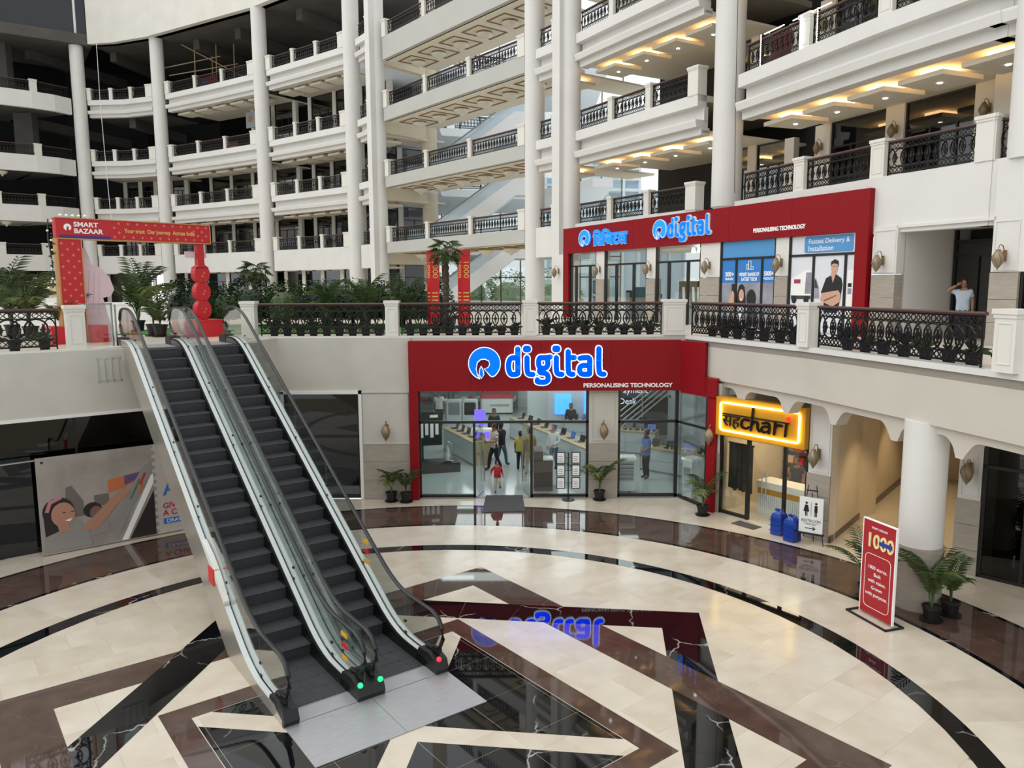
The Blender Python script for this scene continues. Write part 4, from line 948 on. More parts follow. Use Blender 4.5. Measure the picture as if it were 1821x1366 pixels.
def sconce(x, y, z, rz, lab):
    t = thing('wall_lantern', lab, 'lantern', (x, y, z), rz, 'pierced wall lanterns')
    for nm, me in zip(('back_plate', 'hook', 'lantern_body', 'lantern_cap', 'lantern_ribs'), sm): link(nm, me, t)
def on(lo, rz, x, y): return lo[0]+x*cos(rz)-y*sin(rz), lo[1]+x*sin(rz)+y*cos(rz)
sconce(-4.0, 24.17, 2.3, 0, 'wall lantern left of the lower red shop')
sconce(2.9, 24.17, 2.3, 0, 'wall lantern on the middle pier of the lower red shop')
sconce(*on(so_, sr, -.2, -.02), 2.4, sr, 'wall lantern between the red frame and the yellow sign'); sconce(*on(so_, sr, 3.22, -.02), 2.35, sr, 'wall lantern right of the yellow sign'); sconce(*on(to_, tr, .24, -.02), 2.55, tr, 'wall lantern on the pier right of the round column')
# ---------------------------------------------------------------- things standing on the ground floor
tag(ob('door_mat', MB().prism([(-.92,22.6),(.38,22.68),(.33,24.5),(-.87,24.5)], .003, .016), 'mat_grey'), 'dark grey entrance mat at the lower red shop', 'mat')
tag(ob('door_mat', MB().box(-.4,.35,-.62,-.22,.003,.014), 'mat_grey', None, sw(1.35, 0, 0), sr), 'small grey mat in front of the yellow sign shop', 'mat')
t = thing('notice_stand', 'black pole stand holding six framed notices by the shop glass', 'notice stand', (1.78, 23.95, 0))
ob('pole', MB().tube([(0,0,0),(0,0,1.55)], .022, 8), 'black', t); ob('base', MB().lathe([(.2,0),(.2,.025),(.05,.04)], 18), 'black', t, smooth=True)
for i, (x, lab) in enumerate(((-.24, 0), (.24, 0))):
    for j in range(3):
        f = ob('notice_frame', cubes((x-.14,x+.14,-.02,.01,.37+.41*j,.75+.41*j)), 'black', t); ob('notice', cubes((x-.11,x+.11,-.026,-.02,.4+.41*j,.72+.41*j)), 'paper', f); ob('arm', cubes((min(0,x),max(0,x),-.01,.0,.55+.41*j,.565+.41*j)), 'black', f)
        for q in range(3): ob('print_line', cubes((x-.08,x+.06,-.0275,-.026,.45+.41*j+.07*q,.47+.41*j+.07*q)), 'red_paint' if q == 1 and i else 'counter_grey', f)
mat('can_blue', '#123c9a', .3, noise=.2, scale=8)
for i, (x, y, rz) in enumerate(((7.3, 20.42, -.9), (7.46, 19.86, -1.0))):
    t = thing('jerrycan', ['blue plastic water can, the rear one of two', 'blue plastic water can, the front one of two'][i] + ' by the restroom board', 'jerrycan', (x, y, 0), rz, 'blue water cans')
    ob('body', MB().lathe([(.1,0),(.2,.02),(.2,.5),(.17,.6),(.06,.66)], 4, (0, 0), 1.15, .95).xf(Matrix.Rotation(pi/4, 4, 'Z')), 'can_blue', t); ob('cap', MB().lathe([(.05,.66),(.05,.72)], 10, (-.08, 0)), 'can_blue', t); ob('handle', MB().tube([(-.02,0,.66),(.02,0,.72),(.12,0,.7),(.15,0,.6)], .02, 6), 'can_blue', t)
    for q in range(3): ob('moulded_ring', cubes((-.2,.2,-.17,-.165,.12+.14*q,.14+.14*q)), 'can_blue', t)
t = thing('restroom_sign', 'white restroom board with two figures and an arrow on an easel', 'sign', (7.82, 19.55, 0), -.62)
ob('board', cubes((-.3,.3,-.02,.01,.34,1.28)), 'paper', t); ob('ledge', cubes((-.34,.34,-.08,.02,.3,.34)), 'black', t)
for x0, x1 in ((-.25,-.32),(.25,.32)): ob('leg', MB().tube([(x0*.4,.03,1.6),(x1,.05,0)], .012, 5), 'black', t)
ob('leg', MB().tube([(0,.02,1.4),(0,.35,0)], .012, 5), 'black', t); ob('crossbar', cubes((-.14,.14,.0,.03,1.45,1.48)), 'black', t)
for x, wm in ((-.12, True), (.12, False)):
    decal('figure', circ(x, 1.13, .032, n=12), -.022, 'ink', t); decal('figure', [(x-.035,1.08),(x+.035,1.08),(x+(.075 if wm else .04),.9),(x+.03,.9),(x+.03,.78),(x+.005,.78),(x+.005,.9),(x-.005,.9),(x-.005,.78),(x-.03,.78),(x-.03,.9),(x-(.075 if wm else .04),.9)], -.022, 'ink', t)
decal('divider', rect(-.004,.004,.8,1.15), -.022, 'ink', t); text('lettering', 'RESTROOM', .1, 'ink', t, (-.24, -.022, .62), ext=.002, width=.48, height=.075); text('lettering', 'FEMALE  |  MALE', .04, 'ink', t, (-.12, -.022, .545), ext=.002, width=.24); decal('rule', rect(-.22,.22,.585,.59), -.022, 'ink', t)
decal('arrow', [(-.14,.445),(.08,.445),(.05,.415),(.065,.4),(.13,.455),(.065,.51),(.05,.495),(.08,.465),(-.14,.465)], -.022, 'ink', t)
mat('banner_red', '#a01a22', .45); mat('banner_gold', '#e0d49a', .4)
bn = thing('standing_banner', 'tall red standee with the number 1000 beside the round column', 'banner', (7.3, 15.42, 0), atan2(14.55-15.35, 7.6-7.35))
ob('board', cubes((0,.86,-.03,.0,.05,2.02)), 'banner_red', bn); ob('edge', cubes((-.02,0,-.035,.02,.03,2.04),(.86,.88,-.035,.02,.03,2.04),(0,.86,-.035,.02,2.02,2.04)), 'white_print', bn)
ob('base_frame', cubes((-.12,.98,-.28,-.25,0,.04),(-.12,.98,.15,.18,0,.04),(-.12,-.09,-.28,.18,0,.04),(.95,.98,-.28,.18,0,.04)), 'black', bn)
text('lettering', 'SMART BAZAAR', .06, 'white_print', bn, (.22, -.032, 1.86), ext=.002, width=.42); text('number', '1000', .34, 'banner_gold', bn, (.1, -.035, 1.48), ext=.015, bold=.006, width=.66, height=.3)
ob('ribbon', cubes((.46,.8,-.062,-.052,1.58,1.66)), 'can_blue', bn)
ob('outline', MB().tube([(x, -.033, z) for x, z in rrect(.09, .77, .2, 1.33, .1)], .006, 4, True), 'white_print', bn)
for i, s in enumerate(('1000 stores.', 'Built', 'with vision.', 'Grown', 'with purpose.')): text('lettering', s, .105, 'white_print', bn, (.43, -.032, 1.02-.14*i), ext=.002, align='CENTER')
# ---------------------------------------------------------------- poster board at the vacant unit
mat('pst_bg', '#8f857c', .5, noise=.35, scale=1.2, col2='#a59d94'); mat('pst_skin', '#b08068', .5); mat('pst_hair', '#231c1b', .6); mat('pst_pink', '#c07880', .6); mat('pst_shirt', '#8f8a84', .6); mat('pst_white', '#bdb5ac', .5); mat('pst_blur', '#6b635d', .6); mat('pst_orange', '#c06a3a', .6); mat('pst_blue', '#2a73b8', .5); mat('pst_violet', '#5a4a78', .6); mat('pst_green', '#4f7a4a', .6); mat('pst_red', '#b02838', .5); mat('pst_brown', '#7b5a4c', .6)
lo, rz, ln = frame((-11.98, 18.9), (-9.0, 21.28)); pb = thing('poster_board', 'large poster of a smiling girl painting, leaning at the vacant unit', 'poster', (lo[0], lo[1], 0), rz)
ob('board', cubes((0,3.9,-.02,.03,.02,2.55)), 'pst_bg', pb)
y = -.021
def PX(px, py): return (px, py)
decal('print', rect(2.75,3.9,.03,2.54), y, 'pst_white', pb)
for i in range(24): decal('print', circ(2.75, .12+.1*i, .05, n=8), y-.003, 'pst_white' if i % 2 else 'pst_bg', pb)
decal('print', [(.55,.9),(1.0,.9),(1.0,1.3),(.75,1.75),(.62,1.7)], y, 'pst_blur', pb); decal('print', rect(1.25,1.6,1.1,1.4), y-.002, 'pst_blur', pb); decal('print', [(1.6,1.4),(2.0,1.5),(2.6,1.75),(2.6,1.9),(1.6,1.75)], y, 'pst_orange', pb); decal('print', [(2.0,1.55),(2.4,1.7),(2.4,1.85),(2.0,1.8)], y-.002, 'pst_violet', pb)
decal('print', [(1.75,.12),(2.25,1.1),(2.68,1.75),(2.72,2.1),(2.45,1.95),(1.6,.55)], y-.004, 'pst_shirt', pb); decal('print', [(1.85,.05),(2.0,.05),(2.72,1.5),(2.72,1.75),(2.66,1.72)], y-.006, 'white_print', pb); decal('print', [(2.05,.05),(2.72,.05),(2.72,1.3)], y-.005, 'pst_hair', pb)
for a, b, m_ in ((2.1,1.15,'pst_green'),(2.2,1.35,'pst_green'),(2.35,1.5,'pst_red'),(2.3,1.25,'pst_orange')): decal('print', [(a,b),(a+.06,b),(a+.2,b+.3),(a+.15,b+.32)], y-.008, m_, pb)
decal('print', circ(1.2,1.02,.22,.2), y-.004, 'pst_hair', pb); decal('print', circ(1.28,.93,.15,.18), y-.006, 'pst_brown', pb); decal('print', [(1.05,.75),(1.5,.8),(1.6,.4),(1.0,.3)], y-.003, 'pst_shirt', pb)
decal('print', [(.05,.1),(.12,.75),(.35,.98),(.75,.9),(1.05,.6),(1.15,.1)], y-.008, 'pst_shirt', pb); decal('print', [(.9,.55),(1.25,.45),(1.85,1.12),(2.0,1.28),(1.82,1.42),(1.6,1.2)], y-.01, 'pst_skin', pb); decal('print', [(1.8,1.2),(2.0,1.2),(2.15,1.42),(1.95,1.5)], y-.012, 'pst_skin', pb)
decal('print', circ(.42,1.12,.36,.36), y-.012, 'pst_hair', pb); decal('print', [(.1,.5),(.4,.6),(.3,1.2),(.08,1.1)], y-.011, 'pst_hair', pb); decal('print', circ(.52,1.02,.27,.32), y-.014, 'pst_skin', pb); decal('print', [(.4,.55),(.62,.55),(.64,.8),(.4,.8)], y-.013, 'pst_skin', pb)
decal('print', [(.12,1.15),(.22,1.42),(.5,1.52),(.52,1.44),(.28,1.34),(.2,1.12)], y-.016, 'pst_pink', pb)
for x in (.5, .7): decal('print', rect(x,x+.08,1.06,1.08), y-.018, 'pst_hair', pb)
decal('print', [(.55,.86),(.72,.9),(.66,.82)], y-.018, 'white_print', pb)
decal('print', circ(.14, 2.43, .035, n=12), y, 'pst_hair', pb)
text('lettering', 'A', .55, 'pst_blue', pb, (2.95, y-.006, 1.1), ext=.003, bold=.01); text('lettering', 'GIVE', .22, 'pst_red', pb, (2.92, y-.004, .72), ext=.002, bold=.006); text('lettering', 'A CHANCE', .22, 'pst_red', pb, (2.92, y-.004, .52), ext=.002, bold=.006)
decal('print', rect(2.92,3.8,.28,.44), y-.003, 'pst_blue', pb); text('lettering', 'DRAWING', .15, 'white_print', pb, (3.0, y-.008, .31), ext=.002)
t = thing('steel_rail', 'thin metal rail across the dark opening left of the poster', 'rail', (-14.5, 16.85, 2.45), rz); ob('bar', MB().tube([(0,0,0),(3.6,.1,.05)], .025, 6), 'steel', t)
wb = tag(link('window_6', None, None, (-12.7, 18.6, 0), rz), 'dark glazing above the poster in the vacant unit', 'window', kind='structure')
ob('mullion', cubes((1.72,1.78,.2,.26,2.0,3.57),(-.9,-.82,.2,.26,0,3.57),(-6,5,.2,.26,3.5,3.57)), 'black', wb); ob('pane', cubes((-.82,1.72,.22,.23,0,3.5)), 'pane_dark', wb); ob('pane', cubes((1.78,4.6,.22,.23,0,3.5)), 'pane_dark', wb)
for i, (x, y) in enumerate(((10.6, 20.2), (13.0, 23.2))):
    t = thing('downlight', ['near', 'far'][i] + ' warm round downlight in the corridor ceiling', 'lamp', (x, y, 3.84)); ob('bezel', MB().lathe([(.1,0),(.1,.02),(.07,.02)], 14), 'white', t); ob('lens', MB().lathe([(.07,-.004),(.07,.0)], 12), 'lamp_warm', t)
    l = bpy.data.lights.new('downlight_beam', 'SPOT'); l.energy = 170; l.color = (1, .74, .42); l.spot_size = radians(95); l.spot_blend = .6; l.shadow_soft_size = .06
    o = bpy.data.objects.new('downlight_beam', l); COL.objects.link(o); o.location = (x, y, 3.8)
# ---------------------------------------------------------------- first floor red shop with posters
Q0, Q1 = (2.75, 39.9), (10.84, 23.57); qo, qr, qL = frame(Q0, Q1)
us = thing('shop_sign', 'long upper red sign with a Hindi word and the word digital in blue', 'sign', qo, qr)
mat('blue_dim', '#1583f2', .4, emit=.55); mat('edge_dim', '#cfe0ea', .4, emit=.12)
for i in range(6): ob('board', cubes((qL*i/6+.004, qL*(i+1)/6-.004, -.12, .12, 8.4, 9.66)), 'red_sign', us)
logo(us, lambda a: 1.68+(a-1000)*.0027, lambda b: 9.47-(b-618)*.00218, -.12, 'edge_dim', 'blue_dim', .02)
text('lettering', 'िडिजटल', .8, 'blue_dim', us, (2.95, -.16, 8.7), ext=.05, bold=.025, width=2.8, height=.76); text('lettering_edge', 'िडिजटल', .8, 'edge_dim', us, (2.93, -.14, 8.69), ext=.02, bold=.045, width=2.84, height=.8)
logo(us, lambda a: 7.66+(a-1000)*.00246, lambda b: 9.5-(b-618)*.00224, -.12, 'edge_dim', 'blue_dim', .02)
word_digital(us, lambda a: 8.64+(a-585)*.00447, lambda b: 8.73+(222-b)*.00445, -.12, 'edge_dim', 'blue_dim')
text('tagline', 'PERSONALISING TECHNOLOGY', .2, 'white_print', us, (13.44, -.13, 8.64), ext=.01, bold=.006, width=2.36, height=.15)
uf = thing('shop_portal', 'red end pillars of the upper red shop front', 'frame', qo, qr)
ob('pillar', cubes((0,.5,-.12,.12,L1,8.4)), 'red_sign', uf); ob('pillar', cubes((17.77,18.22,-.12,.12,L1,8.4)), 'red_sign', uf)
wq = tag(link('window_7', None, None, qo, qr), 'glazed front of the upper red shop', 'shop front', kind='structure')
for a, b in ((2.98,3.67),(6.99,7.62),(10.52,11.62),(14.44,15.02)):
    ob('pier', cubes((a,b,-.02,.3,7.1,8.4)), 'plaster', wq)
    for z0, z1 in ((5.2,5.8),(5.81,6.4),(6.41,7.08)): ob('stone_course', cubes((a,b,-.04,.3,z0,z1)), 'stone', wq)
for a, b, m1, m2 in ((.5,2.98,.2,.72),(3.67,6.99,.27,.68),(7.62,10.52,.28,.7),(11.62,14.44,.29,.75),(15.02,17.77,.37,.83)):
    x1, x2 = a+(b-a)*m1, a+(b-a)*m2
    ob('frame', cubes((a,a+.1,0,.12,L1,8.4),(b-.08,b,0,.12,L1,8.4),(a,b,0,.12,7.72,7.8),(x1,x1+.09,0,.12,L1,7.72),(x2,x2+.09,0,.12,L1,7.72)), 'dark_frame', wq)
    if a < 11:
        ob('pane', cubes((a+.1,b-.08,.05,.06,7.8,8.4)), 'pane_shop', wq)
        for p, q in ((a+.1,x1),(x1+.09,x2),(x2+.09,b-.08)): ob('pane', cubes((p,q,.05,.06,L1,7.72)), 'pane_shop', wq)
# interior
rm = MB(); rm.box(10.6,10.7,.2,6,L1,8.6); rm.box(4.5,10.6,6,6.1,L1,8.6)
struct('wall_shop', rm, 'shop_white', qo, qr, label='white inner walls of the upper red shop', cat='wall')
def qw(x, y, z): return (qo[0]+x*cos(qr)-y*sin(qr), qo[1]+x*sin(qr)+y*cos(qr), z)
area('shop_light', qw(6, 3, 8.5), 9, 3, 260, (.95, 1, 1), (0, 0, qr))
tr_ = thing('track_lights', 'white spotlights on a track behind the third upper shop pane', 'lamp', qw(8.6, 1.2, 8.25), qr)
ob('track', cubes((-.3,1.4,-.02,.02,.1,.14)), 'paper', tr_)
for i in range(4): ob('spot', MB().lathe([(.05,.1),(.09,-.06),(.09,-.1)], 8, (.35*i, 0)), 'lamp_white', tr_)
mat('painting', '#46603c', .6, noise=.6, scale=2.5, col2='#22527c')
t = thing('painting', 'green and blue painting behind the second upper shop pane', 'painting', qw(5.0, .8, L1+.02), qr); ob('canvas', cubes((0,1.8,0,.05,.1,1.5)), 'painting', t); ob('stand', cubes((.1,.16,.05,.3,0,1.2)), 'black', t); ob('stand', cubes((1.6,1.66,.05,.3,0,1.2)), 'black', t)
t = thing('tv_display', 'black television panel and white phone boards behind the third upper shop pane', 'display', qw(7.95, 1.0, L1+.02), qr); ob('panel', cubes((0,1.5,0,.08,.6,1.75)), 'black', t); ob('foot', cubes((.1,1.4,-.2,.3,0,.6)), 'counter_grey', t)
for i in range(4): ob('phone_board', MB().ext([(.3+.32*i,.75),(.45+.32*i,.75),(.38+.32*i,1.5),(.24+.32*i,1.5)], -.02, 0), 'paper', t)
t = thing('tall_speaker', 'tall black cabinet behind the second upper shop pane', 'cabinet', qw(4.15, .9, L1+.02), qr); ob('case', cubes((0,.35,0,.4,0,1.35)), 'black', t)
for i in range(4): ob('drawer_front', cubes((.03,.32,-.015,0,.1+.3*i,.36+.3*i)), 'counter_grey', t)
for i in range(2):
    t = thing('wall_display', ['lower', 'upper'][i] + ' framed picture behind the first upper shop pane', 'picture', qw(1.1, 1.0, L1+.4+.8*i), qr); ob('frame', cubes((0,.5,0,.04,0,.65)), 'black', t); ob('print', cubes((.05,.45,-.01,0,.06,.59)), 'screen_mid' if i == 0 else 'counter_grey', t)
# printed window posters
mat('pr_blue', '#2f78bd', .45); mat('pr_blue2', '#4d8fc4', .45); mat('pr_grey', '#9a9aa2', .5, noise=.3, scale=1.5, col2='#7c7c86'); mat('pr_white', '#d3d5da', .5); mat('pr_skin', '#c59a80', .5); mat('pr_black', '#15161a', .5); mat('pr_dark', '#3a3c42', .5); mat('pr_hair', '#1d1614', .5); mat('pr_purple', '#a03058', .5)
pa = thing('window_poster', 'blue and grey window poster about latest tech with two women', 'poster', qo, qr); y = .04
for a, b, z0, z1 in ((11.72,14.36,7.8,8.39),(11.72,12.44,5.25,7.72),(12.53,13.73,5.25,7.72),(13.82,14.36,5.25,7.72)):
    if z0 > 7: decal('print', rect(a,b,z0,z1), y, 'pr_blue2', pa, .01)
    else: decal('print', rect(a,b,6.88,z1), y, 'pr_blue', pa, .01); decal('print', rect(a,b,z0,6.88), y, 'pr_grey', pa, .01)
y = .028
for s, x, z, wd, h in (('300+', 11.88, 7.12, .46, .17), ('BRANDS', 11.9, 6.98, .42, .09), ('WIDEST RANGE OF', 12.62, 7.12, 1.02, .13), ('LATEST TECH', 12.74, 6.95, .78, .13), ('5000+', 13.86, 7.12, .46, .17), ('PRODUCTS', 13.86, 6.98, .46, .09)): text('lettering', s, .15, 'white_print', pa, (x, y, z), ext=.002, bold=.004, width=wd, height=h)
for pts in ([(13.0,7.36),(13.0,7.54),(13.08,7.54),(13.08,7.36)], [(13.1,7.36),(13.1,7.66),(13.22,7.66),(13.22,7.36)], [(13.2,7.36),(13.34,7.36),(13.34,7.44),(13.24,7.47)]): ob('icon', ribbon([pts+pts[:1]], .018, y-.004, y), 'white_print', pa)
decal('print', [(12.53,6.15),(12.55,6.5),(12.65,6.78),(12.8,6.84),(12.93,6.72),(13.0,6.3),(13.02,5.6),(12.53,5.6)], y, 'pr_hair', pa); decal('print', circ(12.78,6.42,.13,.22), y-.004, 'pr_skin', pa); decal('print', [(12.53,5.3),(12.58,6.0),(12.9,6.0),(13.1,5.3)], y-.002, 'pr_white', pa); decal('print', [(12.7,6.28),(12.85,6.3),(12.78,6.24)], y-.006, 'white_print', pa)
decal('print', circ(13.28,6.3,.24,.34), y, 'pr_hair', pa); decal('print', [(13.05,5.3),(13.1,6.0),(13.5,6.0),(13.6,5.3)], y, 'pr_dark', pa)
decal('print', rrect(12.26,12.42,6.5,6.84,.03), y, 'pr_black', pa); decal('print', [(12.12,6.2),(12.3,6.6),(12.4,6.5),(12.4,6.1),(12.2,5.7)], y-.003, 'pr_skin', pa)
pc = thing('window_poster', 'white window poster about fastest delivery with a man crossing his arms', 'poster', qo, qr); y = .04
for a, b, z0, z1 in ((15.12,17.69,7.8,8.39),(15.12,16.02,5.25,7.72),(16.13,17.28,5.25,7.72),(17.39,17.69,5.25,7.72)): decal('print', rect(a,b,z0,z1), y, 'pr_white', pc, .01)
y = .028
decal('print', rrect(15.66,17.6,7.83,8.36,.08), y, 'pr_blue2', pc); text('lettering', 'Fastest Delivery &', .26, 'white_print', pc, (15.82, y-.005, 8.13), ext=.002, width=1.62, height=.2); text('lettering', 'Installation', .26, 'white_print', pc, (15.82, y-.005, 7.89), ext=.002, width=1.0, height=.17)
decal('print', [(15.14,6.45),(15.14,7.0),(15.75,7.28),(16.0,7.28),(16.0,6.4)], y, 'paper', pc); decal('print', [(15.75,6.5),(15.78,7.2),(16.0,7.2),(16.0,6.5)], y-.003, 'pr_grey', pc); decal('print', rect(15.27,15.55,6.84,6.98), y-.004, 'pr_purple', pc); decal('print', [(16.13,6.35),(16.13,7.0),(16.2,7.0),(16.33,6.7),(16.36,6.35)], y, 'pr_grey', pc); decal('print', [(16.15,6.7),(16.15,6.95),(16.2,6.95),(16.3,6.68)], y-.003, 'pr_dark', pc); decal('print', rect(15.16,16.0,6.32,6.44), y-.002, 'pr_dark', pc)
for x in (15.3, 15.82): decal('print', circ(x, 6.3, .11, .13), y-.004, 'pr_black', pc)
decal('print', [(16.42,6.55),(16.5,6.75),(16.6,7.0),(16.85,7.12),(17.0,7.12),(17.2,7.0),(17.26,6.8),(17.2,6.35),(17.1,5.9),(16.55,5.9),(16.55,6.4)], y, 'pr_black', pc)
decal('print', [(16.78,7.06),(17.0,7.12),(17.02,7.3),(16.82,7.3)], y-.002, 'pr_skin', pc); decal('print', circ(16.92,7.34,.135,.22), y-.004, 'pr_skin', pc); decal('print', [(16.77,7.38),(16.78,7.52),(16.92,7.6),(17.07,7.54),(17.08,7.36),(17.03,7.44),(16.9,7.47),(16.82,7.44)], y-.006, 'pr_hair', pc); decal('print', [(16.8,7.12),(16.98,7.12),(16.88,6.85)], y-.003, 'pr_skin', pc)
decal('print', [(16.4,6.28),(16.45,6.52),(16.62,6.55),(17.1,6.62),(17.2,6.5),(17.18,6.25),(16.9,6.1)], y-.005, 'pr_skin', pc); decal('print', [(16.55,6.3),(17.05,6.48),(17.05,6.44),(16.58,6.25)], y-.007, 'pst_brown', pc)
for x in (16.86, 16.96): decal('print', rect(x,x+.05,7.36,7.38), y-.008, 'pr_hair', pc)
decal('print', [(16.88,7.21),(16.98,7.21),(16.93,7.18)], y-.008, 'pst_pink', pc)
decal('print', rrect(17.42,17.67,5.4,7.25,.02), y, 'paper', pc); decal('print', rect(17.46,17.6,6.72,6.84), y-.003, 'pr_black', pc); decal('print', rect(17.46,17.6,6.5,6.68), y-.003, 'pr_grey', pc)
# wall left and right of the sign, first floor
w1 = MB(); w1.box(-1.4, 0, 0, .3, L1, 8.4)
struct('wall_upper', w1, 'plaster', qo, qr, label='white wall left of the upper red shop', cat='wall')
lo2, rz2, ln2 = frame((10.9, 23.5), (12.5, 19.7))
wr = MB(); wr.box(.0,.85,0,.35,7.1,8.5); wr.box(3.75,6.4,0,.35,7.1,9.9); wr.box(.8,.85,.3,3.2,L1,8.5)
struct('wall_upper', wr, 'plaster', lo2, rz2, label='white wall around the recess with the guard', cat='wall')
st = tag(link('trim_10', None, None, lo2, rz2), 'stone courses beside the recess with the guard', 'stone cladding', kind='structure')
for a, b in ((.0,.85),(3.75,4.5),(5.6,6.4)):
    for z0, z1 in ((5.2,5.8),(5.81,6.4),(6.41,7.08)): ob('stone_course', cubes((a,b,-.03,.35,z0,z1)), 'stone', st)
    ob('panel_moulding', cubes((a+.05,b-.05,-.02,0,7.14,7.17),(a+.05,b-.05,-.02,0,8.36,8.39),(a+.05,a+.08,-.02,0,7.17,8.36),(b-.08,b-.05,-.02,0,7.17,8.36)), 'plaster', st)
struct('wall_recess', cubes((3.75,3.85,.35,3.2,L1,8.5),(.85,5,3.2,3.3,L1,8.5)), 'cream', lo2, rz2, label='cream walls of the recess behind the guard', cat='wall')
struct('ceiling', cubes((.8,3.8,.0,3.2,8.42,8.5)), 'plaster', lo2, rz2, label='white ceiling of the recess behind the guard', cat='ceiling')
dw = tag(link('door_3', None, None, lo2, rz2), 'dark folding glass doors in the recess behind the guard', 'door', kind='structure')
ob('frame', cubes((.9,3.3,2.3,2.42,8.0,8.1),(.9,.98,2.3,2.42,L1,8.4),(1.65,1.73,2.3,2.42,L1,7.6),(2.35,2.43,2.3,2.42,L1,7.6),(3.0,3.08,2.3,2.42,L1,7.6),(3.25,3.33,2.3,2.42,L1,8.1),(.9,3.3,2.3,2.42,7.6,7.7)), 'dark_frame', dw)
for a, b in ((.98,1.65),(1.73,2.35),(2.43,3.0)): ob('pane', cubes((a,b,2.35,2.36,L1,7.6)), 'pane_dark', dw)
ob('pane', cubes((.98,3.25,2.35,2.36,7.7,8.0)), 'pane_dark', dw); ob('back_board', cubes((.9,3.3,3.0,3.05,L1,8.4)), 'dark_wall', dw)
db = tag(link('window_8', None, None, lo2, rz2), 'dark doorway at the right edge of the first floor', 'window', kind='structure'); ob('frame', cubes((4.5,4.58,.05,.15,L1,8.6),(5.5,5.6,.05,.15,L1,8.6)), 'dark_frame', db); ob('pane', cubes((4.58,5.5,.1,.11,L1,8.6)), 'pane_dark', db); ob('back_board', cubes((4.5,5.6,1,1.05,L1,8.6)), 'dark_room', db)
for x, lab in ((-.62, 'wall lantern left of the upper red shop'), (3.33, 'wall lantern below the Hindi sign'), (7.3, 'wall lantern between the second and third upper panes'), (11.07, 'wall lantern left of the blue window poster'), (14.73, 'wall lantern between the two window posters')): sconce(*on(qo, qr, x, -.04), 7.55, qr, lab)
for x, lab in ((.4, 'wall lantern right of the upper red shop'), (4.12, 'wall lantern right of the recess with the guard')): sconce(*on(lo2, rz2, x, -.03), 7.5, rz2, lab)
# ---------------------------------------------------------------- upper right galleries: rear shop fronts
for k, zt in ((2, LR[3]-1.5), (3, LR[4]-1.5), (4, LR[5]-1.5)):
    a_, b_ = off(BAYS['right2'], 4.2); shopfront(a_, b_, LR[k], zt, 3, 'dark shop fronts behind the railing, %s, right bay' % FL[k], pilw=.8)
    a_, b_ = off(BAYS['right1'], 4.6); shopfront(lerp(a_, b_, .62), lerp(a_, b_, 1.1), LR[k], zt, 2, 'glass shop fronts behind the railing, %s, bay over the Hindi sign' % FL[k], pilw=.5, glassm='pane', back='counter_grey', backd=3.5)
    a_, b_ = off(BAYS['right3'], 4.0)
    shopfront(lerp(a_, b_, -.3), b_, LR[k], zt, 2, 'dark shop fronts at the right edge, ' + FL[k], pilw=.6)
    for i, f_ in enumerate((.0, .345, .68, 1.0)):
        a_, b_ = off(BAYS['right2'], 4.1); p = lerp(a_, b_, f_); sconce(p[0], p[1], LR[k]+2.3, frame(a_, b_)[1], '%s wall lantern from the left on the %s rear wall, right bay' % (ORD[i], FL[k]))
# ---------------------------------------------------------------- plants
def leaf_quad(m, p, d, side, l, w, droop=.15):
    p, d, side = Vector(p), Vector(d).normalized(), Vector(side).normalized()
    a = p + d*l*.45 + Vector((0, 0, -droop*l*.15)); e = p + d*l + Vector((0, 0, -droop*l*.6))
    m.add([p, a+side*w, e, a-side*w], [(0, 1, 2), (0, 2, 3)])
def frond(ln, arch, n=15, lw=.012, ll=.3):
    m = MB(); pts = []
    for i in range(8):
        t = i/7; pts.append(Vector((ln*sin(arch*t)/arch*.62*t, 0, ln*(1-.25*t*t*arch)*t*cos(arch*t*.5))))
    m.tube(pts, [.012*(1-.8*i/7)+.002 for i in range(8)], 4)
    for i in range(n):
        t = .28+.72*i/(n-1); k = min(6, int(t*7)); f = t*7-k; p = pts[k].lerp(pts[k+1], f); d = (pts[k+1]-pts[k]).normalized()
        for s in (-1, 1):
            dd = (d*.75 + Vector((0, s, 0))*.75 + Vector((0, 0, .1))).normalized()
            leaf_quad(m, p, dd, d.cross(dd).cross(dd), ll*(1.1-.75*abs(t-.55)), lw, .8)
    return m
FR = [frond(1.0, .7+.35*i, ll=.27).mesh('frond', mm) for i, mm in enumerate(('leaf', 'leaf', 'leaf_light'))]
POT = MB().lathe([(.13,0),(.17,.26),(.19,.27),(.19,.31),(.165,.31),(.16,.27)], 14).mesh('pot', 'black', True); SAU = MB().lathe([(.2,0),(.22,.03),(.18,.03)], 14).mesh('saucer', 'black', True); SOI = MB().lathe([(.16,.265),(.16,.275)], 12).mesh('soil', 'soil')
def potted_palm(x, y, z, lab, h=1.2, n=9, ps=1.0, group='potted palms', wall=False):
    t = thing('potted_palm', lab, 'potted plant', (x, y, z), 0 if wall else random.uniform(0, 6), group)
    link('pot', POT, t, scale=(ps, ps, ps)); link('soil', SOI, t, scale=(ps, ps, ps)); link('saucer', SAU, t, scale=(ps, ps, ps))
    for i in range(n):
        a = pi+pi*i/(n-1)+random.uniform(-.1, .1) if wall else 2*pi*i/n+random.uniform(-.3, .3); s = h*random.uniform(.65, 1.0)
        link('frond', FR[i % 2 if random.random() < .8 else 2], t, (0, 0, .27*ps), rot=(random.uniform(-.1, .1), random.uniform(-.35, .12), a), scale=(s, s, s))
potted_palm(-3.86, 23.88, 0, 'potted palm left of the red pillar, the farther from it', 1.3, 7, wall=True); potted_palm(-3.38, 23.8, 0, 'potted palm touching the left red pillar', 1.35, 7, wall=True)
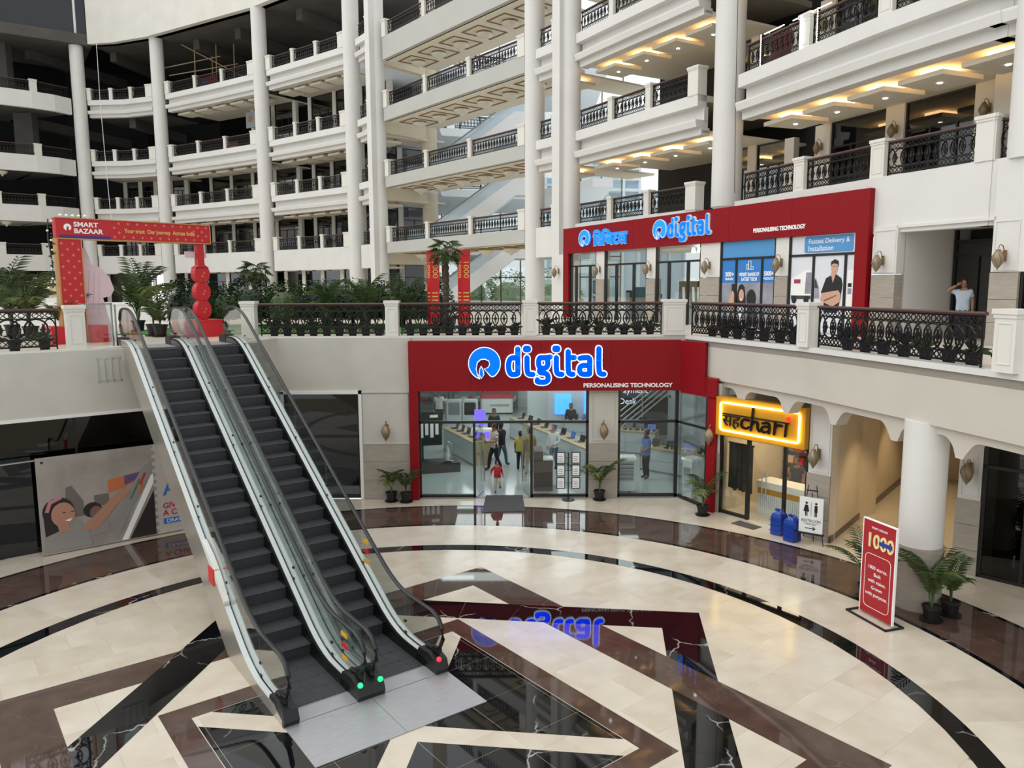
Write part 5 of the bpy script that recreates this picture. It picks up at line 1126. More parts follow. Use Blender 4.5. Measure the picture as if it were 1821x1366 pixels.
potted_palm(2.78, 23.95, 0, 'potted palm in front of the middle pier of the lower shop', 1.45, 6, wall=True); potted_palm(5.66, 22.25, 0, 'potted palm by the right red pillar', 1.35, 7)
potted_palm(8.52, 14.95, 0, 'potted palm right of the column, nearest the ring', 1.5, 9); potted_palm(9.05, 15.2, 0, 'potted palm right of the column, by the walkway', 1.3, 8); potted_palm(7.72, 16.1, 0, 'potted palm hidden behind the red standee', 1.35, 9)
# terrace planting
LF = []
for q in range(3):
    m = MB(); rn = random.Random(q)
    for i in range(1000):
        u, v = rn.uniform(0, 2*pi), rn.uniform(-.2, 1); r = sqrt(max(0, 1-v*v))*rn.uniform(.8, 1.05)
        p = Vector((r*cos(u), r*sin(u), max(0, v)*rn.uniform(.85, 1.05))); d = Vector((cos(u)+rn.uniform(-.6,.6), sin(u)+rn.uniform(-.6,.6), rn.uniform(-.3,.8)))
        leaf_quad(m, p, d, d.cross(Vector((rn.random(), rn.random(), 1))), .12, .035, .3)
    m.lathe([(.55,0),(.62,.3),(.5,.55),(.2,.7)], 10)
    LF.append(m.mesh('foliage', ('leaf_dark', 'leaf_dark', 'leaf')[q]))
tag(ob('lawn', MB().box(-13.5,-3.2,26.2,33,L1,L1+.03), 'lawn'), 'strip of bright green lawn on the terrace', 'lawn', kind='stuff')
for i in range(13):
    x = -13.2+i*.83; t = thing('hedge_bush', '%s dark green bush from the left in the terrace hedge' % ORD[i], 'bush', (x, 31.5+random.uniform(-.8,.8), L1), random.uniform(0,6), 'bushes of the terrace hedge')
    s = random.uniform(.9, 1.15); link('foliage', LF[i % 3], t, (0, 0, .35), scale=(s, s, 1.45*s)); ob('stem', MB().tube([(0,0,0),(0,0,.7)], .05, 6), 'bark', t)
SM = []
for q in range(3):
    m = MB(); rn = random.Random(q+9)
    for i in range(26):
        u = rn.uniform(0, 2*pi); e = rn.uniform(.2, 1.1); d = Vector((cos(u)*e*.6, sin(u)*e*.6, 1.2-e*.5)); leaf_quad(m, (0, 0, .2), d, d.cross(Vector((0, 0, 1))), rn.uniform(.4, .75), .03, 1.0)
    SM.append(m.mesh('leaves', ('leaf_dark', 'leaf', 'leaf_dark')[q]))
def rowpots(a, b, n, lab):
    for i in range(n):
        x, y = lerp(a, b, (i+.5)/n); t = thing('potted_plant', '%s potted plant from the left behind the railing %s' % (ORD[i], lab), 'potted plant', (x, y+random.uniform(-.05,.05), L1), random.uniform(0,6), 'potted plants along the railing')
        link('pot', POT, t, scale=(.85,.85,.85)); s = random.uniform(.8, 1.35); link('leaves', SM[i % 3], t, scale=(s, s, s))
rowpots((-7.9,24.95), (-4.1,24.95), 9, 'in front of the hedge'); rowpots((-3.5,24.95), (.3,24.95), 9, 'above the round logo'); rowpots((.9,24.95), (4.7,24.95), 9, 'above the word digital')
rowpots((6.1,24.1), (7.9,19.7), 8, 'below the blue posters'); rowpots((8.1,19), (9.25,14.1), 8, 'in front of the guard'); rowpots((-16,16.6), (-11.8,20.1), 8, 'at the far left')
FB = MB()
FB.tube([(0,0,0),(.25,0,.2),(.5,0,.3)], .012, 4)
for i in range(13):
    a = -1.5+3.0*i/12; d = Vector((cos(a), sin(a), -.1)); leaf_quad(FB, (.5,0,.3), d, (-sin(a), cos(a), 0), .5, .035, .9)
FBM = FB.mesh('fan_leaf', 'leaf')
def fan_palm(x, y, z, h, lab, s=1):
    t = thing('fan_palm', lab, 'palm', (x, y, z), 0, 'fan palms on the terrace')
    tp = MB(); k = 26
    tp.lathe([((.125 if i % 2 else .09)*s, h*i/k) for i in range(k+1)], 9); ob('trunk', tp, 'bark', t)
    link('pot', POT, t, scale=(1.6,1.6,1.5))
    for i in range(18):
        a = 2.4*i; tl = -1.0+1.9*i/17; link('fan_leaf', FBM, t, (0, 0, h-.05), rot=(random.uniform(-.15,.15), -tl*.9, a), scale=(s*.72,)*3)
fan_palm(-2.25, 26.6, L1, 2.75, 'fan palm with a hairy trunk between the red pylons'); fan_palm(-11.4, 34.5, L1, 2.2, 'fan palm rising behind the hedge', 1.2)
for i, (x, y, h, n) in enumerate(((-15.3, 24.5, 2.3, 14), (-16.6, 25.6, 2.5, 14), (-13.8, 28.5, 2.7, 14), (-11.9, 25.6, 1.3, 10), (-11.5, 25.2, 1.0, 10), (-5.6, 29.5, 1.9, 12), (-7.2, 30, 2.0, 12), (-4.4, 30.5, 2.0, 10), (-13.2, 22.6, 1.5, 10), (-14.6, 21.2, 1.6, 11))):
    potted_palm(x, y, L1, ['leafy palm at the far left edge of the terrace', 'tall leafy palm behind the far left railing', 'tall palm seen through the red arch', 'low bright plant under the red arch', 'low plant by the escalator head', 'palm rising over the middle of the hedge', 'palm in the hedge left of the white post', 'palm at the right end of the hedge', 'palm beside the left leg of the red arch', 'palm left of the red arch behind the railing'][i], h, n, 1.3, 'palms on the terrace')
# ---------------------------------------------------------------- red arch
mat('arch_red', '#b9181f', .5); mat('arch_mark', '#cf6f5c', .5); mat('arch_gold', '#b98a50', .45, .3); mat('arch_purple', '#4a2468', .5); mat('arch_text', '#e2b45e', .45); mat('pale_pink', '#d9bfc6', .6)
A0, A1 = (-13.05, 22.35), (-9.95, 25.6); ao, arz, aL = frame(A0, A1)
t = thing('welcome_arch', 'red bazaar arch with gold edges at the head of the escalators', 'arch', ao, arz)
ob('beam', cubes((0,aL,-.15,.15,8.22,8.78)), 'arch_red', t); ob('gold_edge', cubes((-.02,aL+.02,-.17,.17,8.19,8.22)), 'arch_gold', t); ob('gold_edge', cubes((-.02,aL+.02,-.17,.17,8.78,8.81)), 'arch_gold', t); ob('gold_edge', cubes((aL,aL+.03,-.17,.17,8.22,8.78)), 'arch_gold', t)
ob('purple_strip', cubes((.08,1.45,-.165,-.15,8.22,8.31)), 'arch_purple', t)
lg = ob('logo_disc', MB().ext(circ(.3, 8.53, .1, n=18), -.165, -.15), 'white_print', t); ob('logo_cut', MB().ext([(.27,8.43),(.27,8.52),(.31,8.56),(.34,8.52),(.31,8.49),(.36,8.43)], -.17, -.165), 'arch_red', lg)
text('lettering', 'SMART', .2, 'white_print', t, (.46, -.16, 8.56), ext=.008, bold=.005, width=.66, height=.14); text('lettering', 'BAZAAR', .2, 'white_print', t, (.46, -.16, 8.37), ext=.008, bold=.005, width=.78, height=.14)
text('lettering', 'Your trust  Our journey  Across India', .2, 'arch_text', t, (1.85, -.16, 8.44), ext=.006, bold=.004, width=2.15, height=.17)
def marks(x0, x1, z0, z1, nx, nz2):
    k = 0
    for i in range(nx):
        for j in range(nz2):
            if (i+j) % 2 or (nx > 9 and 1 < i < 18 and j in (1, 2)): continue
            x, z = x0+(x1-x0)*(i+.5)/nx, z0+(z1-z0)*(j+.5)/nz2; s = .045; decal('diamond_mark', [(x-s,z),(x,z-s),(x+s,z),(x,z+s)], -.152, 'arch_mark', t)
marks(1.5, aL-.05, 8.24, 8.77, 22, 4)
ob('leg', cubes((.02,.62,-.15,.15,L1,8.19)), 'arch_red', t); ob('gold_edge', cubes((-.02,.02,-.17,.17,L1,8.19)), 'arch_gold', t); ob('gold_edge', cubes((.62,.65,-.17,.17,L1,8.19)), 'arch_gold', t); marks(.04, .62, 6.0, 8.15, 4, 13)
ob('leg', cubes((aL-.42,aL-.2,-.12,.12,5.75,8.19)), 'arch_red', t)
for i in range(3): d = ob('numeral_disc', MB().ext(circ(aL-.31, 6.08+.58*i, .25, .31, 22), -.16, .16), 'arch_red', t); [ob('diamond_mark', MB().ext([(aL-.35+.06*q,6.0+.58*i+.1*q),(aL-.31+.06*q,5.96+.58*i+.1*q),(aL-.27+.06*q,6.0+.58*i+.1*q),(aL-.31+.06*q,6.04+.58*i+.1*q)], -.163, -.16), 'arch_mark', d) for q in range(2)]
ob('base_of_numeral', cubes((aL-.52,aL-.1,-.16,.16,7.4,7.46)), 'arch_red', t); ob('pale_back_panel', cubes((aL-.75,aL-.05,.05,.1,7.75,7.95)), 'pale_pink', t)
pd = thing('arch_podium', 'red box plinth under the right leg of the arch', 'plinth', (ao[0]+(aL-1.1)*cos(arz), ao[1]+(aL-1.1)*sin(arz), L1), arz); ob('box', cubes((0,1.3,-.5,.5,0,.52)), 'red_paint', pd); ob('top', cubes((-.02,1.32,-.52,.52,.52,.55)), 'red_paint', pd)
pd = thing('arch_podium', 'red box plinth under the left leg of the arch', 'plinth', (ao[0], ao[1], L1), arz); ob('box', cubes((-.4,-.03,-.45,.45,0,.5)), 'red_paint', pd); ob('box', cubes((.66,1.1,-.45,.45,0,.5)), 'red_paint', pd)
cu = thing('cutout_figure', 'back of a pale pink robed figure cutout beside the arch', 'cutout', (ao[0]+.62*cos(arz), ao[1]+.62*sin(arz), L1), arz)
ob('panel', MB().ext([(.05,.0),(.9,.0),(.7,.9),(.62,1.3),(.85,1.35),(.95,1.55),(.85,1.9),(.6,2.2),(.35,2.3),(.3,2.55),(.22,2.75),(.05,2.8)], .2, .28), 'pale_pink', cu)
for i in range(3): ob('robe_fold', MB().tube([(.2+.14*i,.195,1.2-.2*i),(.3+.13*i,.195,2.1-.05*i)], .014, 5), 'pale_pink', cu)
vn = thing('flower_garland', 'string of green leaves and white flowers hanging beside the arch', 'garland', (ao[0]-.1, ao[1]-.1, L1)); ob('vine', MB().tube([(0,0,1.6),(.04,0,2.3),(-.04,0,3.0),(0,0,3.55)], .02, 5), 'leaf_dark', vn)
for i in range(22): ob('flower' if i % 3 == 0 else 'leaf', MB().lathe([(.01,-.03),(.045,0),(.01,.03)], 6), 'white_print' if i % 3 == 0 else 'leaf_dark', vn, (random.uniform(-.09,.09), random.uniform(-.08,.08), 1.6+.09*i))
for i in range(5): ob('flower', MB().lathe([(.01,-.04),(.06,0),(.01,.04)], 6), 'white_print', vn, (.3+.12*i, .1+.1*i, 3.66))
# red pylons under the bridge
for i, (x, y) in enumerate(((-3.05, 30.2), (-1.85, 30.2))):
    t = thing('red_pylon', ['red totem with gold number left of the fan palm', 'red totem with gold number right of the fan palm'][i], 'totem', (x, y, L1), .5, 'red totems')
    ob('shaft', cubes((-.18,.18,-.18,.18,0,2.75)), 'red_paint', t); ob('head', cubes((-.19,.19,-.19,.19,2.75,2.98)), 'arch_red', t); ob('plinth', cubes((-.2,.2,-.2,.2,0,.1)), 'arch_red', t)
    for rz_, s in ((0, 0), (-pi/2, 1)):
        tx = text('number', '1000', .32, 'arch_text', t, ((-.09, -.183, 2.6) if not s else (-.183, .09, 2.6)), ext=.004, width=.62, rot=(0, pi/2, rz_) if not s else (0, pi/2, rz_))
        for q in range(4): ob('print_line', cubes((-.12,.12,-.185,-.18,.9+.14*q,.95+.14*q)) if not s else cubes((-.185,-.18,-.12,.12,.9+.14*q,.95+.14*q)), 'arch_text', t)
# cream pavilion model and white seats at the far left
t = thing('pavilion_model', 'cream model of a tiered gateway on the terrace at the left', 'model', (-28.6, 47.5, L1), .4); mat('pale_yellow', '#cfc49a', .6)
ob('base', cubes((-1,1,-.5,.5,0,1.0)), 'paper', t); ob('tier', cubes((-.75,.75,-.4,.4,1.0,1.9)), 'pale_yellow', t); ob('roof', cubes((-.85,.85,-.5,.5,1.9,2.05)), 'pale_yellow', t); ob('roof', cubes((-.5,.5,-.4,.4,2.05,2.25)), 'pale_yellow', t)
for i in range(6): ob('pillar', cubes((-.7+.25*i,-.6+.25*i,-.46,-.4,1.0,1.85)), 'pale_yellow', t)
t = thing('white_planter', 'long white planter wall beyond the far left railing', 'planter', (-22, 36, L1), .3); ob('wall', cubes((-4,5,-.4,.4,0,.8)), 'paper', t); ob('coping', cubes((-4.05,5.05,-.45,.45,.8,.9)), 'paper', t)
# ---------------------------------------------------------------- behind the bridge: escalators, slabs, glazing, trees
mat('truss_white', '#f3f7fa', .5); mat('mist_glass', '#dcecf6', .3, alpha=.45)
for k, (z0, z1) in enumerate(((L1, L2), (L2, L3), (L3, 19.35))):
    t = thing('far_escalator', 'white escalator behind the bridge rising from the %s' % FL[k+1], 'escalator', (-6.6, 58.5, z0), 0, 'escalators behind the bridge')
    h = z1-z0; r = 6.9
    ob('truss', MB().ext([(-1.2,-.3),(.8,-.9),(r,h-1.1),(r+1.6,h-1.1),(r+1.6,h+.1),(r,h+.15),(.4,.2),(-1.2,.2)], 0, 1.5), 'truss_white', t)
    for y_ in (0, 1.45):
        ob('balustrade', MB().ext([(-1.2,.2),(.4,.2),(r,h+.15),(r+1.5,h+.15),(r+1.6,h+.9),(r,h+1.1),(.3,1.15),(-1.1,1.1)], y_, y_+.03), 'mist_glass', t); ob('handrail', MB().tube([(-1.1,y_,1.1),(.3,y_,1.15),(r,y_,h+1.12),(r+1.5,y_,h+1.05)], .05, 5), 'counter_grey', t)
for k in (2, 3, 4, 5):
    struct('floor', MB().prism([(-12,62),(-5.5,62),(-5.5,63.5),(1.5,66),(6,58),(7.5,58),(8,76),(-14,82)], LR[k]-.6, LR[k]), 'truss_white', label='gallery slab far behind the bridge, ' + FL[k], cat='floor')
    t = thing('iron_railing', 'iron railing far behind the bridge, ' + FL[k], 'railing', (-4.5, 64, LR[k]), .3, 'far railings behind the bridge'); P = rail_parts(16, False); link('iron_grille', P[0], t); link('handrail', P[1], t)
cw = tag(link('window_9', None, None, (-13, 80, 0), -.12), 'tall bright glazed wall far behind the bridge', 'curtain wall', kind='structure')
for i in range(13): ob('mullion', cubes((i*2-.06,i*2+.06,0,.15,L1,30)), 'bronze', cw)
for i in range(12):
    for z0, z1 in ((L1,7.6),(7.7,L2-.6),(L2,L3-.6),(L3,L4-.6),(L4,24)): ob('pane', cubes((i*2+.06,i*2+1.94,.05,.07,z0,z1)), 'pane', cw)
for z in (7.65, L2-.3, L3-.3, L4-.3): ob('transom', cubes((0,24,0,.15,z-.06,z+.06)), 'bronze', cw)
a_ = (-11.8, 62.6); b_ = (-6.4, 66.5)
for k, z0, z1 in ((1, L1, 8.6), (2, L2, 13.3), (3, L3, 18)): shopfront(a_, b_, z0, z1, 2, 'dark glass front behind the left bridge end, ' + FL[k])
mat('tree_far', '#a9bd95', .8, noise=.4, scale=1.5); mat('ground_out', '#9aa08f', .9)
struct('ground', MB().box(-200,300,82,500,-1,-.6), 'ground_out', label='pale ground outside the mall', cat='ground')
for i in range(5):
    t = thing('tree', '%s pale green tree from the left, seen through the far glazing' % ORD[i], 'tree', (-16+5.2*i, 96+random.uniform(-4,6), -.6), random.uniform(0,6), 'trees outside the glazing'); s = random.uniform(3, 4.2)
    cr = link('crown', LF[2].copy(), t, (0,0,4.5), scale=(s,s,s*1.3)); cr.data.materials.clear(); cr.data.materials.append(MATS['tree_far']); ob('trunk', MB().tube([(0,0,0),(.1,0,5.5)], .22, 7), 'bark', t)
# apartment towers outside, seen through the right gallery
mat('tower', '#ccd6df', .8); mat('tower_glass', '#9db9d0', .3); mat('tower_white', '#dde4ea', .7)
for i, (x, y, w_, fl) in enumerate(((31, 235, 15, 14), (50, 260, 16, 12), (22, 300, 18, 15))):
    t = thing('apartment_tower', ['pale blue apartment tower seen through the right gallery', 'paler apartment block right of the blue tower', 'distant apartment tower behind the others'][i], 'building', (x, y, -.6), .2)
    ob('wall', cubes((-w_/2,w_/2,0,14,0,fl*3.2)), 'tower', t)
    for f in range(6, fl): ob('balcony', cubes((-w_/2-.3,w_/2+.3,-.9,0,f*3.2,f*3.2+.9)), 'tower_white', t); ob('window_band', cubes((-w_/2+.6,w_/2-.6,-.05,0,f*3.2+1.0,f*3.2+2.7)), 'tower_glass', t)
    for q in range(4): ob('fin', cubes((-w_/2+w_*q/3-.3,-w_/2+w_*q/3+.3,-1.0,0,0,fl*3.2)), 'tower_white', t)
# ---------------------------------------------------------------- lamps under the bridge
mat('lamp_glass', '#dcd6c6', .25, spec=.6)
CM = [MB().lathe([(.28,-.05),(.3,0),(.3,.03)], 16).mesh('ceiling_rose', 'bronze', True), MB().lathe([(.01,-.44),(.05,-.4),(.08,-.33),(.2,-.28),(.32,-.17),(.33,-.1),(.27,-.05)], 14).mesh('glass_bowl', 'lamp_glass', True), MB().lathe([(.3,-.14),(.32,-.12),(.3,-.1)], 16).mesh('rim', 'gold', True)]
lo, rz, ln = frame(*BAYS['bridge'])
for k in (2, 3, 4, 5):
    tt = .75 if k < 4 else (.9 if k == 4 else 1.5)
    for i in range(6):
        x, y = on(lo, rz, ln*(i+.5)/6, 2.15); t = thing('ceiling_lamp', '%s bowl lamp from the left under the %s bridge' % (ORD[i], FL[k]), 'lamp', (x, y, LR[k]-tt), 0, 'bowl lamps under the bridge')
        for nm, me in zip(('ceiling_rose', 'glass_bowl', 'rim'), CM): link(nm, me, t, scale=(1.6, 1.6, 1.2))
for k in (3, 4):
    for i in range(3):
        p = pathpt(BAYS['balcony'], 2.5+2.6*i); t = thing('ceiling_lamp', '%s lamp under the bulging balcony, below the %s' % (ORD[i], FL[k]), 'lamp', (p[0]-.8, p[1]+.9, LV[k]-1.4), 0, 'lamps under the bulging balcony')
        for nm, me in zip(('ceiling_rose', 'glass_bowl', 'rim'), CM): link(nm, me, t, scale=(1.4,1.4,1.4))
# ---------------------------------------------------------------- odds and ends on the upper floors
mat('bamboo', '#a08c6c', .7)
t = thing('scaffold', 'thin bamboo scaffold on the top floor of the far block', 'scaffold', (-30.5, 77.5, L5))
for x, y in ((0,0),(2,0.2),(3.8,0),(1,1.8)): ob('pole', MB().tube([(x,y,0),(x+.1,y,4.9)], .05, 5), 'bamboo', t)
for z, a, b in ((2.6,-2.5,4.2),(3.3,-3,2.5)): ob('pole', MB().tube([(a,0,z-.6),(b,.1,z+.5)], .05, 5), 'bamboo', t)
ob('pole', MB().tube([(-1.2,.1,4.9),(6,.2,1.2)], .05, 5), 'bamboo', t)
tag(ob('cable', MB().tube([(-39.13,76.22,30.3),(-39.17,76.22,24.5),(-39.19,76.5,18.8),(-38.7,75.8,14.3),(-38.2,75.2,11.5)], .03, 5), 'white'), 'long white cable hanging in front of the far block', 'cable')
tag(ob('cable', MB().tube([(8.4,30.2,25),(8.5,30.2,14),(8.6,30.3,10.3)], .012, 5), 'black'), 'thin black cable hanging beside the thick column', 'cable')
mat('banner_dim', '#8c3038', .7, noise=.4, scale=2)
def banner_at(b, s0, s1, z0, z1, lab, m, ins=.3):
    p, q = pathpt(BAYS[b], s0), pathpt(BAYS[b], s1); lo, rz, ln = frame(p, q); t = thing('hanging_banner', lab, 'banner', lo, rz); ob('cloth', cubes((0,ln,ins,ins+.02,z0,z1)), m, t); ob('hem_bar', cubes((0,ln,ins-.01,ins+.03,z0-.03,z0)), 'black', t)
    return t
b_ = banner_at('back2', 4.6, 7.2, L5+.2, L5+.9, 'faded red banner on the top floor railing, second far bay', 'banner_dim', .4); ob('print', cubes((.6,1.2,.39,.4,L5+.4,L5+.7)), 'pst_blue', b_)
b_ = banner_at('right2', 1.3, 2.4, LR[3]+.1, LR[3]+1.0, 'dark red cloth behind the third floor railing, right bay', 'banner_dim', .4)
mb = thing('menu_board', 'dark framed menu board above the third floor railing, right bay', 'sign', (*on(*frame(BAYS['right2'][0], BAYS['right2'][1])[:2], 2.8, 3.9), LR[3]+2.0), frame(BAYS['right2'][0], BAYS['right2'][1])[1]); mat('menu', '#4a443c', .6, noise=.5, scale=5, col2='#8a7d60')
ob('frame', cubes((0,3.4,-.05,.05,0,1.0)), 'wood_dark', mb); ob('print', cubes((.06,3.34,-.06,-.05,.06,.94)), 'menu', mb); text('lettering', 'PUNJAB', .3, 'cream', mb, (.2, -.062, .5), ext=.002, width=.9)
for i, s in enumerate((1.25, 3.3, 4.1)):
    p = pathpt(BAYS['right2'], s); t = thing('led_strip', ['first', 'second', 'third'][i] + ' vertical string of white lights on the third floor railing', 'light string', (p[0], p[1], LR[3])); ob('cord', cubes((-.008,.008,-.008,.008,0,1.1)), 'white', t)
    for q in range(14): ob('bulb', MB().lathe([(.008,-.02),(.022,0),(.008,.02)], 6), 'lamp_white', t, (0, -.02, .05+.078*q))
for i, (s0, s1) in enumerate(((1.3, 2.35), (2.8, 4.6))):
    p, q = pathpt(BAYS['right2'], s0), pathpt(BAYS['right2'], s1); lo, rz, ln = frame(p, q); t = thing('led_tube', ['short', 'long'][i] + ' white light tube on the third floor handrail', 'lamp', (lo[0], lo[1], LR[3]+1.1), rz); ob('tube', cubes((0,ln,.1,.12,0,.022)), 'lamp_white', t); ob('clip', cubes((.2,.24,.08,.16,-.03,.0)), 'white', t)
# lit displays inside the far block first floor
for i, (x, y, w_) in enumerate(((-37.6, 79.2, 2.2), (-35.8, 78.4, 1.8))):
    t = thing('lit_display', ['bright lit shop display seen through the red arch', 'second bright display right of it through the arch'][i], 'display', (x, y, L1), -.35); ob('light_panel', cubes((0,w_,0,.1,.3,2.9)), 'shop_panel_light', t); ob('frame', cubes((-.08,0,-.05,.1,0,3.0),(w_,w_+.08,-.05,.1,0,3.0)), 'black', t)
gb = thing('sign_board', 'grey round logo board on the fourth floor, second far bay', 'sign', (-24.6, 74.0, L4+2.2), -.56); ob('panel', cubes((0,2.6,0,.1,0,1.4)), 'counter_grey', gb); ob('emblem', MB().ext(circ(.6,.8,.32), -.02, 0), 'bronze', gb)
rp = thing('red_poster', 'small red poster on the fourth floor, second far bay', 'poster', (-27.4, 76.0, L4+.02), -.56); ob('panel', cubes((0,1.8,0,.1,0,1.3)), 'banner_dim', rp); ob('print', cubes((.1,1.6,-.01,0,.7,.8)), 'paper', rp)
# ---------------------------------------------------------------- people
mat('skin', '#8a5f48', .55); mat('skin_light', '#a8775c', .55); mat('hair', '#12100f', .6); mat('shoe', '#17171a', .5)
for nm, c in (('cloth_red', '#a3222c'), ('cloth_beige', '#b0a493'), ('cloth_navy', '#161a24'), ('cloth_yellow', '#a8a03a'), ('cloth_olive', '#8a7f3c'), ('cloth_white', '#c9cac8'), ('cloth_jeans', '#4a6078'), ('cloth_grey', '#8f948f'), ('cloth_blue', '#3f68a8'), ('cloth_darkgrey', '#34363c'), ('cloth_pale', '#aab4c2'), ('cloth_teal', '#3c5c62'), ('cloth_dark', '#1b1a1c')): mat(nm, c, .85)
def stripes():
    m = mat('cloth_stripes', '#d0cbc0', .85); nt = m.node_tree; w = nt.nodes.new('ShaderNodeTexWave'); w.bands_direction = 'X'; w.inputs['Scale'].default_value = 9
    tc = nt.nodes.new('ShaderNodeTexCoord'); nt.links.new(tc.outputs['Object'], w.inputs['Vector']); r = nt.nodes.new('ShaderNodeValToRGB'); r.color_ramp.elements[0].position = .25; r.color_ramp.elements[1].position = .4
    r.color_ramp.elements[0].color = srgb('#3a2f2c'); r.color_ramp.elements[1].color = srgb('#cfc9be'); nt.links.new(w.outputs[0], r.inputs[0]); nt.links.new(r.outputs[0], nt.nodes['Principled BSDF'].inputs['Base Color'])
stripes()
BASE = dict(pel=(0,0,.93), spi=(0,0,1.1), che=(0,-.01,1.3), nec=(0,.01,1.45), hed=(0,0,1.53),
            shL=(-.18,.01,1.4), elL=(-.23,.03,1.12), wrL=(-.24,-.06,.88), shR=(.18,.01,1.4), elR=(.23,.03,1.12), wrR=(.24,-.06,.88),
            hiL=(-.09,0,.88), knL=(-.1,-.02,.5), anL=(-.1,.03,.09), toL=(-.11,-.13,.04), hiR=(.09,0,.88), knR=(.1,-.02,.5), anR=(.1,.03,.09), toR=(.11,-.13,.04))
RAD = dict(pel=(.15,.11), spi=(.13,.1), che=(.155,.11), nec=(.055,.055), hed=(.06,.06), sh=(.065,.065), el=(.047,.047), wr=(.033,.028), hi=(.085,.09), kn=(.058,.06), an=(.042,.045), to=(.04,.03))
EDG = [('pel','spi'),('spi','che'),('che','nec'),('nec','hed')] + [(a+s, b+s) if a not in ('che','pel') else (a, b+s) for s in 'LR' for a, b in (('che','sh'),('sh','el'),('el','wr'),('pel','hi'),('hi','kn'),('kn','an'),('an','to'))]
REG = {'sh': 'shirt', 'el': 'fore', 'wr': 'fore', 'kn': 'pants', 'an': 'pants', 'to': 'shoe', 'hi': 'pants'}
def seg_d(p, a, b):
    ab = b-a; t = max(0, min(1, (p-a).dot(ab)/ab.length_squared)); return (p-a-ab*t).length
def person(lab, loc, rz, h, shirt, pants, pose=None, skin='skin', long_sleeve=False, long_hair=False, girth=1.0, head_yaw=0, held=None):
    J = {k: Vector(v) for k, v in {**BASE, **(pose or {})}.items()}
    t = thing('person', lab, 'person', loc, rz); k = h/1.7
    names = list(J); me = bpy.data.meshes.new('skeleton'); me.from_pydata([J[n] for n in names], [(names.index(a), names.index(b)) for a, b in EDG], [])
    o = bpy.data.objects.new('skeleton', me); COL.objects.link(o); md = o.modifiers.new('skin', 'SKIN'); o.modifiers.new('sub', 'SUBSURF').levels = 2
    for i, n in enumerate(names):
        r = RAD.get(n) or RAD[n[:2]]; sv = me.skin_vertices[0].data[i]; g = girth if n in ('pel','spi','che') else 1; sv.radius = (r[0]*g*1.28, r[1]*g*1.28); sv.use_root = n == 'pel'
    bm = bpy.data.meshes.new_from_object(o.evaluated_get(bpy.context.evaluated_depsgraph_get())); bpy.data.objects.remove(o)
    mb = MB(); mb.v = [tuple(v.co) for v in bm.vertices]; mb.f = [tuple(p.vertices) for p in bm.polygons]; nf = len(mb.f); bpy.data.meshes.remove(bm)
    # head with nose, ears and jaw; fingers
    hc = J['hed']+Vector((0, -.015, .1)); R = Matrix.Rotation(head_yaw, 3, 'Z'); hv = MB(); hv.lathe([(.012,-.125),(.05,-.115),(.068,-.07),(.076,-.02),(.08,.03),(.074,.075),(.05,.11),(.012,.125)], 14, (0, 0), 1, 1.18)
    hv.add([(-.012,-.085,.02),(.012,-.085,.02),(0,-.118,-.025),(-.018,-.085,-.035),(.018,-.085,-.035)], [(0,1,2),(0,2,3),(1,4,2),(3,2,4)])
    for s in (-1, 1): hv.lathe([(.005,-.03),(.014,0),(.005,.03)], 6, (s*.082, .01))
    mb.add([hc+R@Vector(v) for v in hv.v], hv.f)
    for s in 'LR':
        w, e = J['wr'+s], J['el'+s]; d = (w-e).normalized(); sd = d.cross(Vector((0,1,0))); sd = sd.normalized() if sd.length > .1 else Vector((1,0,0)); up = sd.cross(d)
        c = w+d*.05; mb.tube([w, c, w+d*.095], [.03, .034, .03], 6, ry=None)
        for q in range(4): b0 = w+d*.09+sd*(-.027+.018*q); mb.tube([b0, b0+d*(.034+.006*(q in (1,2)))+up*.006, b0+d*.055+up*.022], [.0085,.008,.006], 4)
        b0 = w+d*.03+sd*.03; mb.tube([b0, b0+d*.03+sd*.022, b0+d*.055+sd*.024+up*.01], [.011,.009,.007], 4)
    body = mb.mesh('body', None, True); ms = {'skin': skin, 'shirt': shirt, 'pants': pants, 'shoe': 'shoe'}; keys = list(ms)
    for q in keys: body.materials.append(MATS[ms[q]])
    for i, p in enumerate(body.polygons):
        if i >= nf: continue
        c = Vector(p.center); best = min(EDG, key=lambda ed: seg_d(c, J[ed[0]], J[ed[1]])); a, b = best; s = b[:2]
        if s in ('el', 'wr') and abs(c.x) < .185 and c.z > J['pel'].z-.07 and abs(c.y) < .14: p.material_index = keys.index('shirt'); continue
        if b in ('spi', 'che') or s == 'hi' or (s == 'kn' and c.z > J['hi'+b[2]].z-.08): r = 'shirt' if c.z > J['pel'].z-.07 else 'pants'
        elif b == 'nec': r = 'shirt' if c.z < J['nec'].z-.035 else 'skin'
        elif b == 'hed': r = 'skin'
        elif s == 'sh': r = 'shirt'
        elif s == 'el': r = 'shirt' if long_sleeve or (c-J[a]).length < .6*(J[b]-J[a]).length else 'skin'
        elif s == 'wr': r = 'shirt' if long_sleeve else 'skin'
        elif s == 'to': r = 'shoe'
        else: r = 'pants' if c.z < J['pel'].z+.02 else 'shirt'
        p.material_index = keys.index(r)
    link('body', body, t, scale=(k, k, k))
    hm = MB(); hm.lathe([(.084,-.02),(.09,.03),(.084,.08),(.058,.12),(.012,.136)], 14, (0, .014), 1, 1.15)
    if long_hair: hm.lathe([(.05,-.22),(.075,-.1),(.088,.02)], 12, (0, .045), 1, .8)
    else: hm.lathe([(.06,-.08),(.08,0),(.082,.03)], 12, (0, .032), 1, .9)
    ob('hair', MB().add([Vector(v) for v in hm.v], hm.f), 'hair', t, tuple(k*x for x in hc), head_yaw, True, scale=(k, k, k))
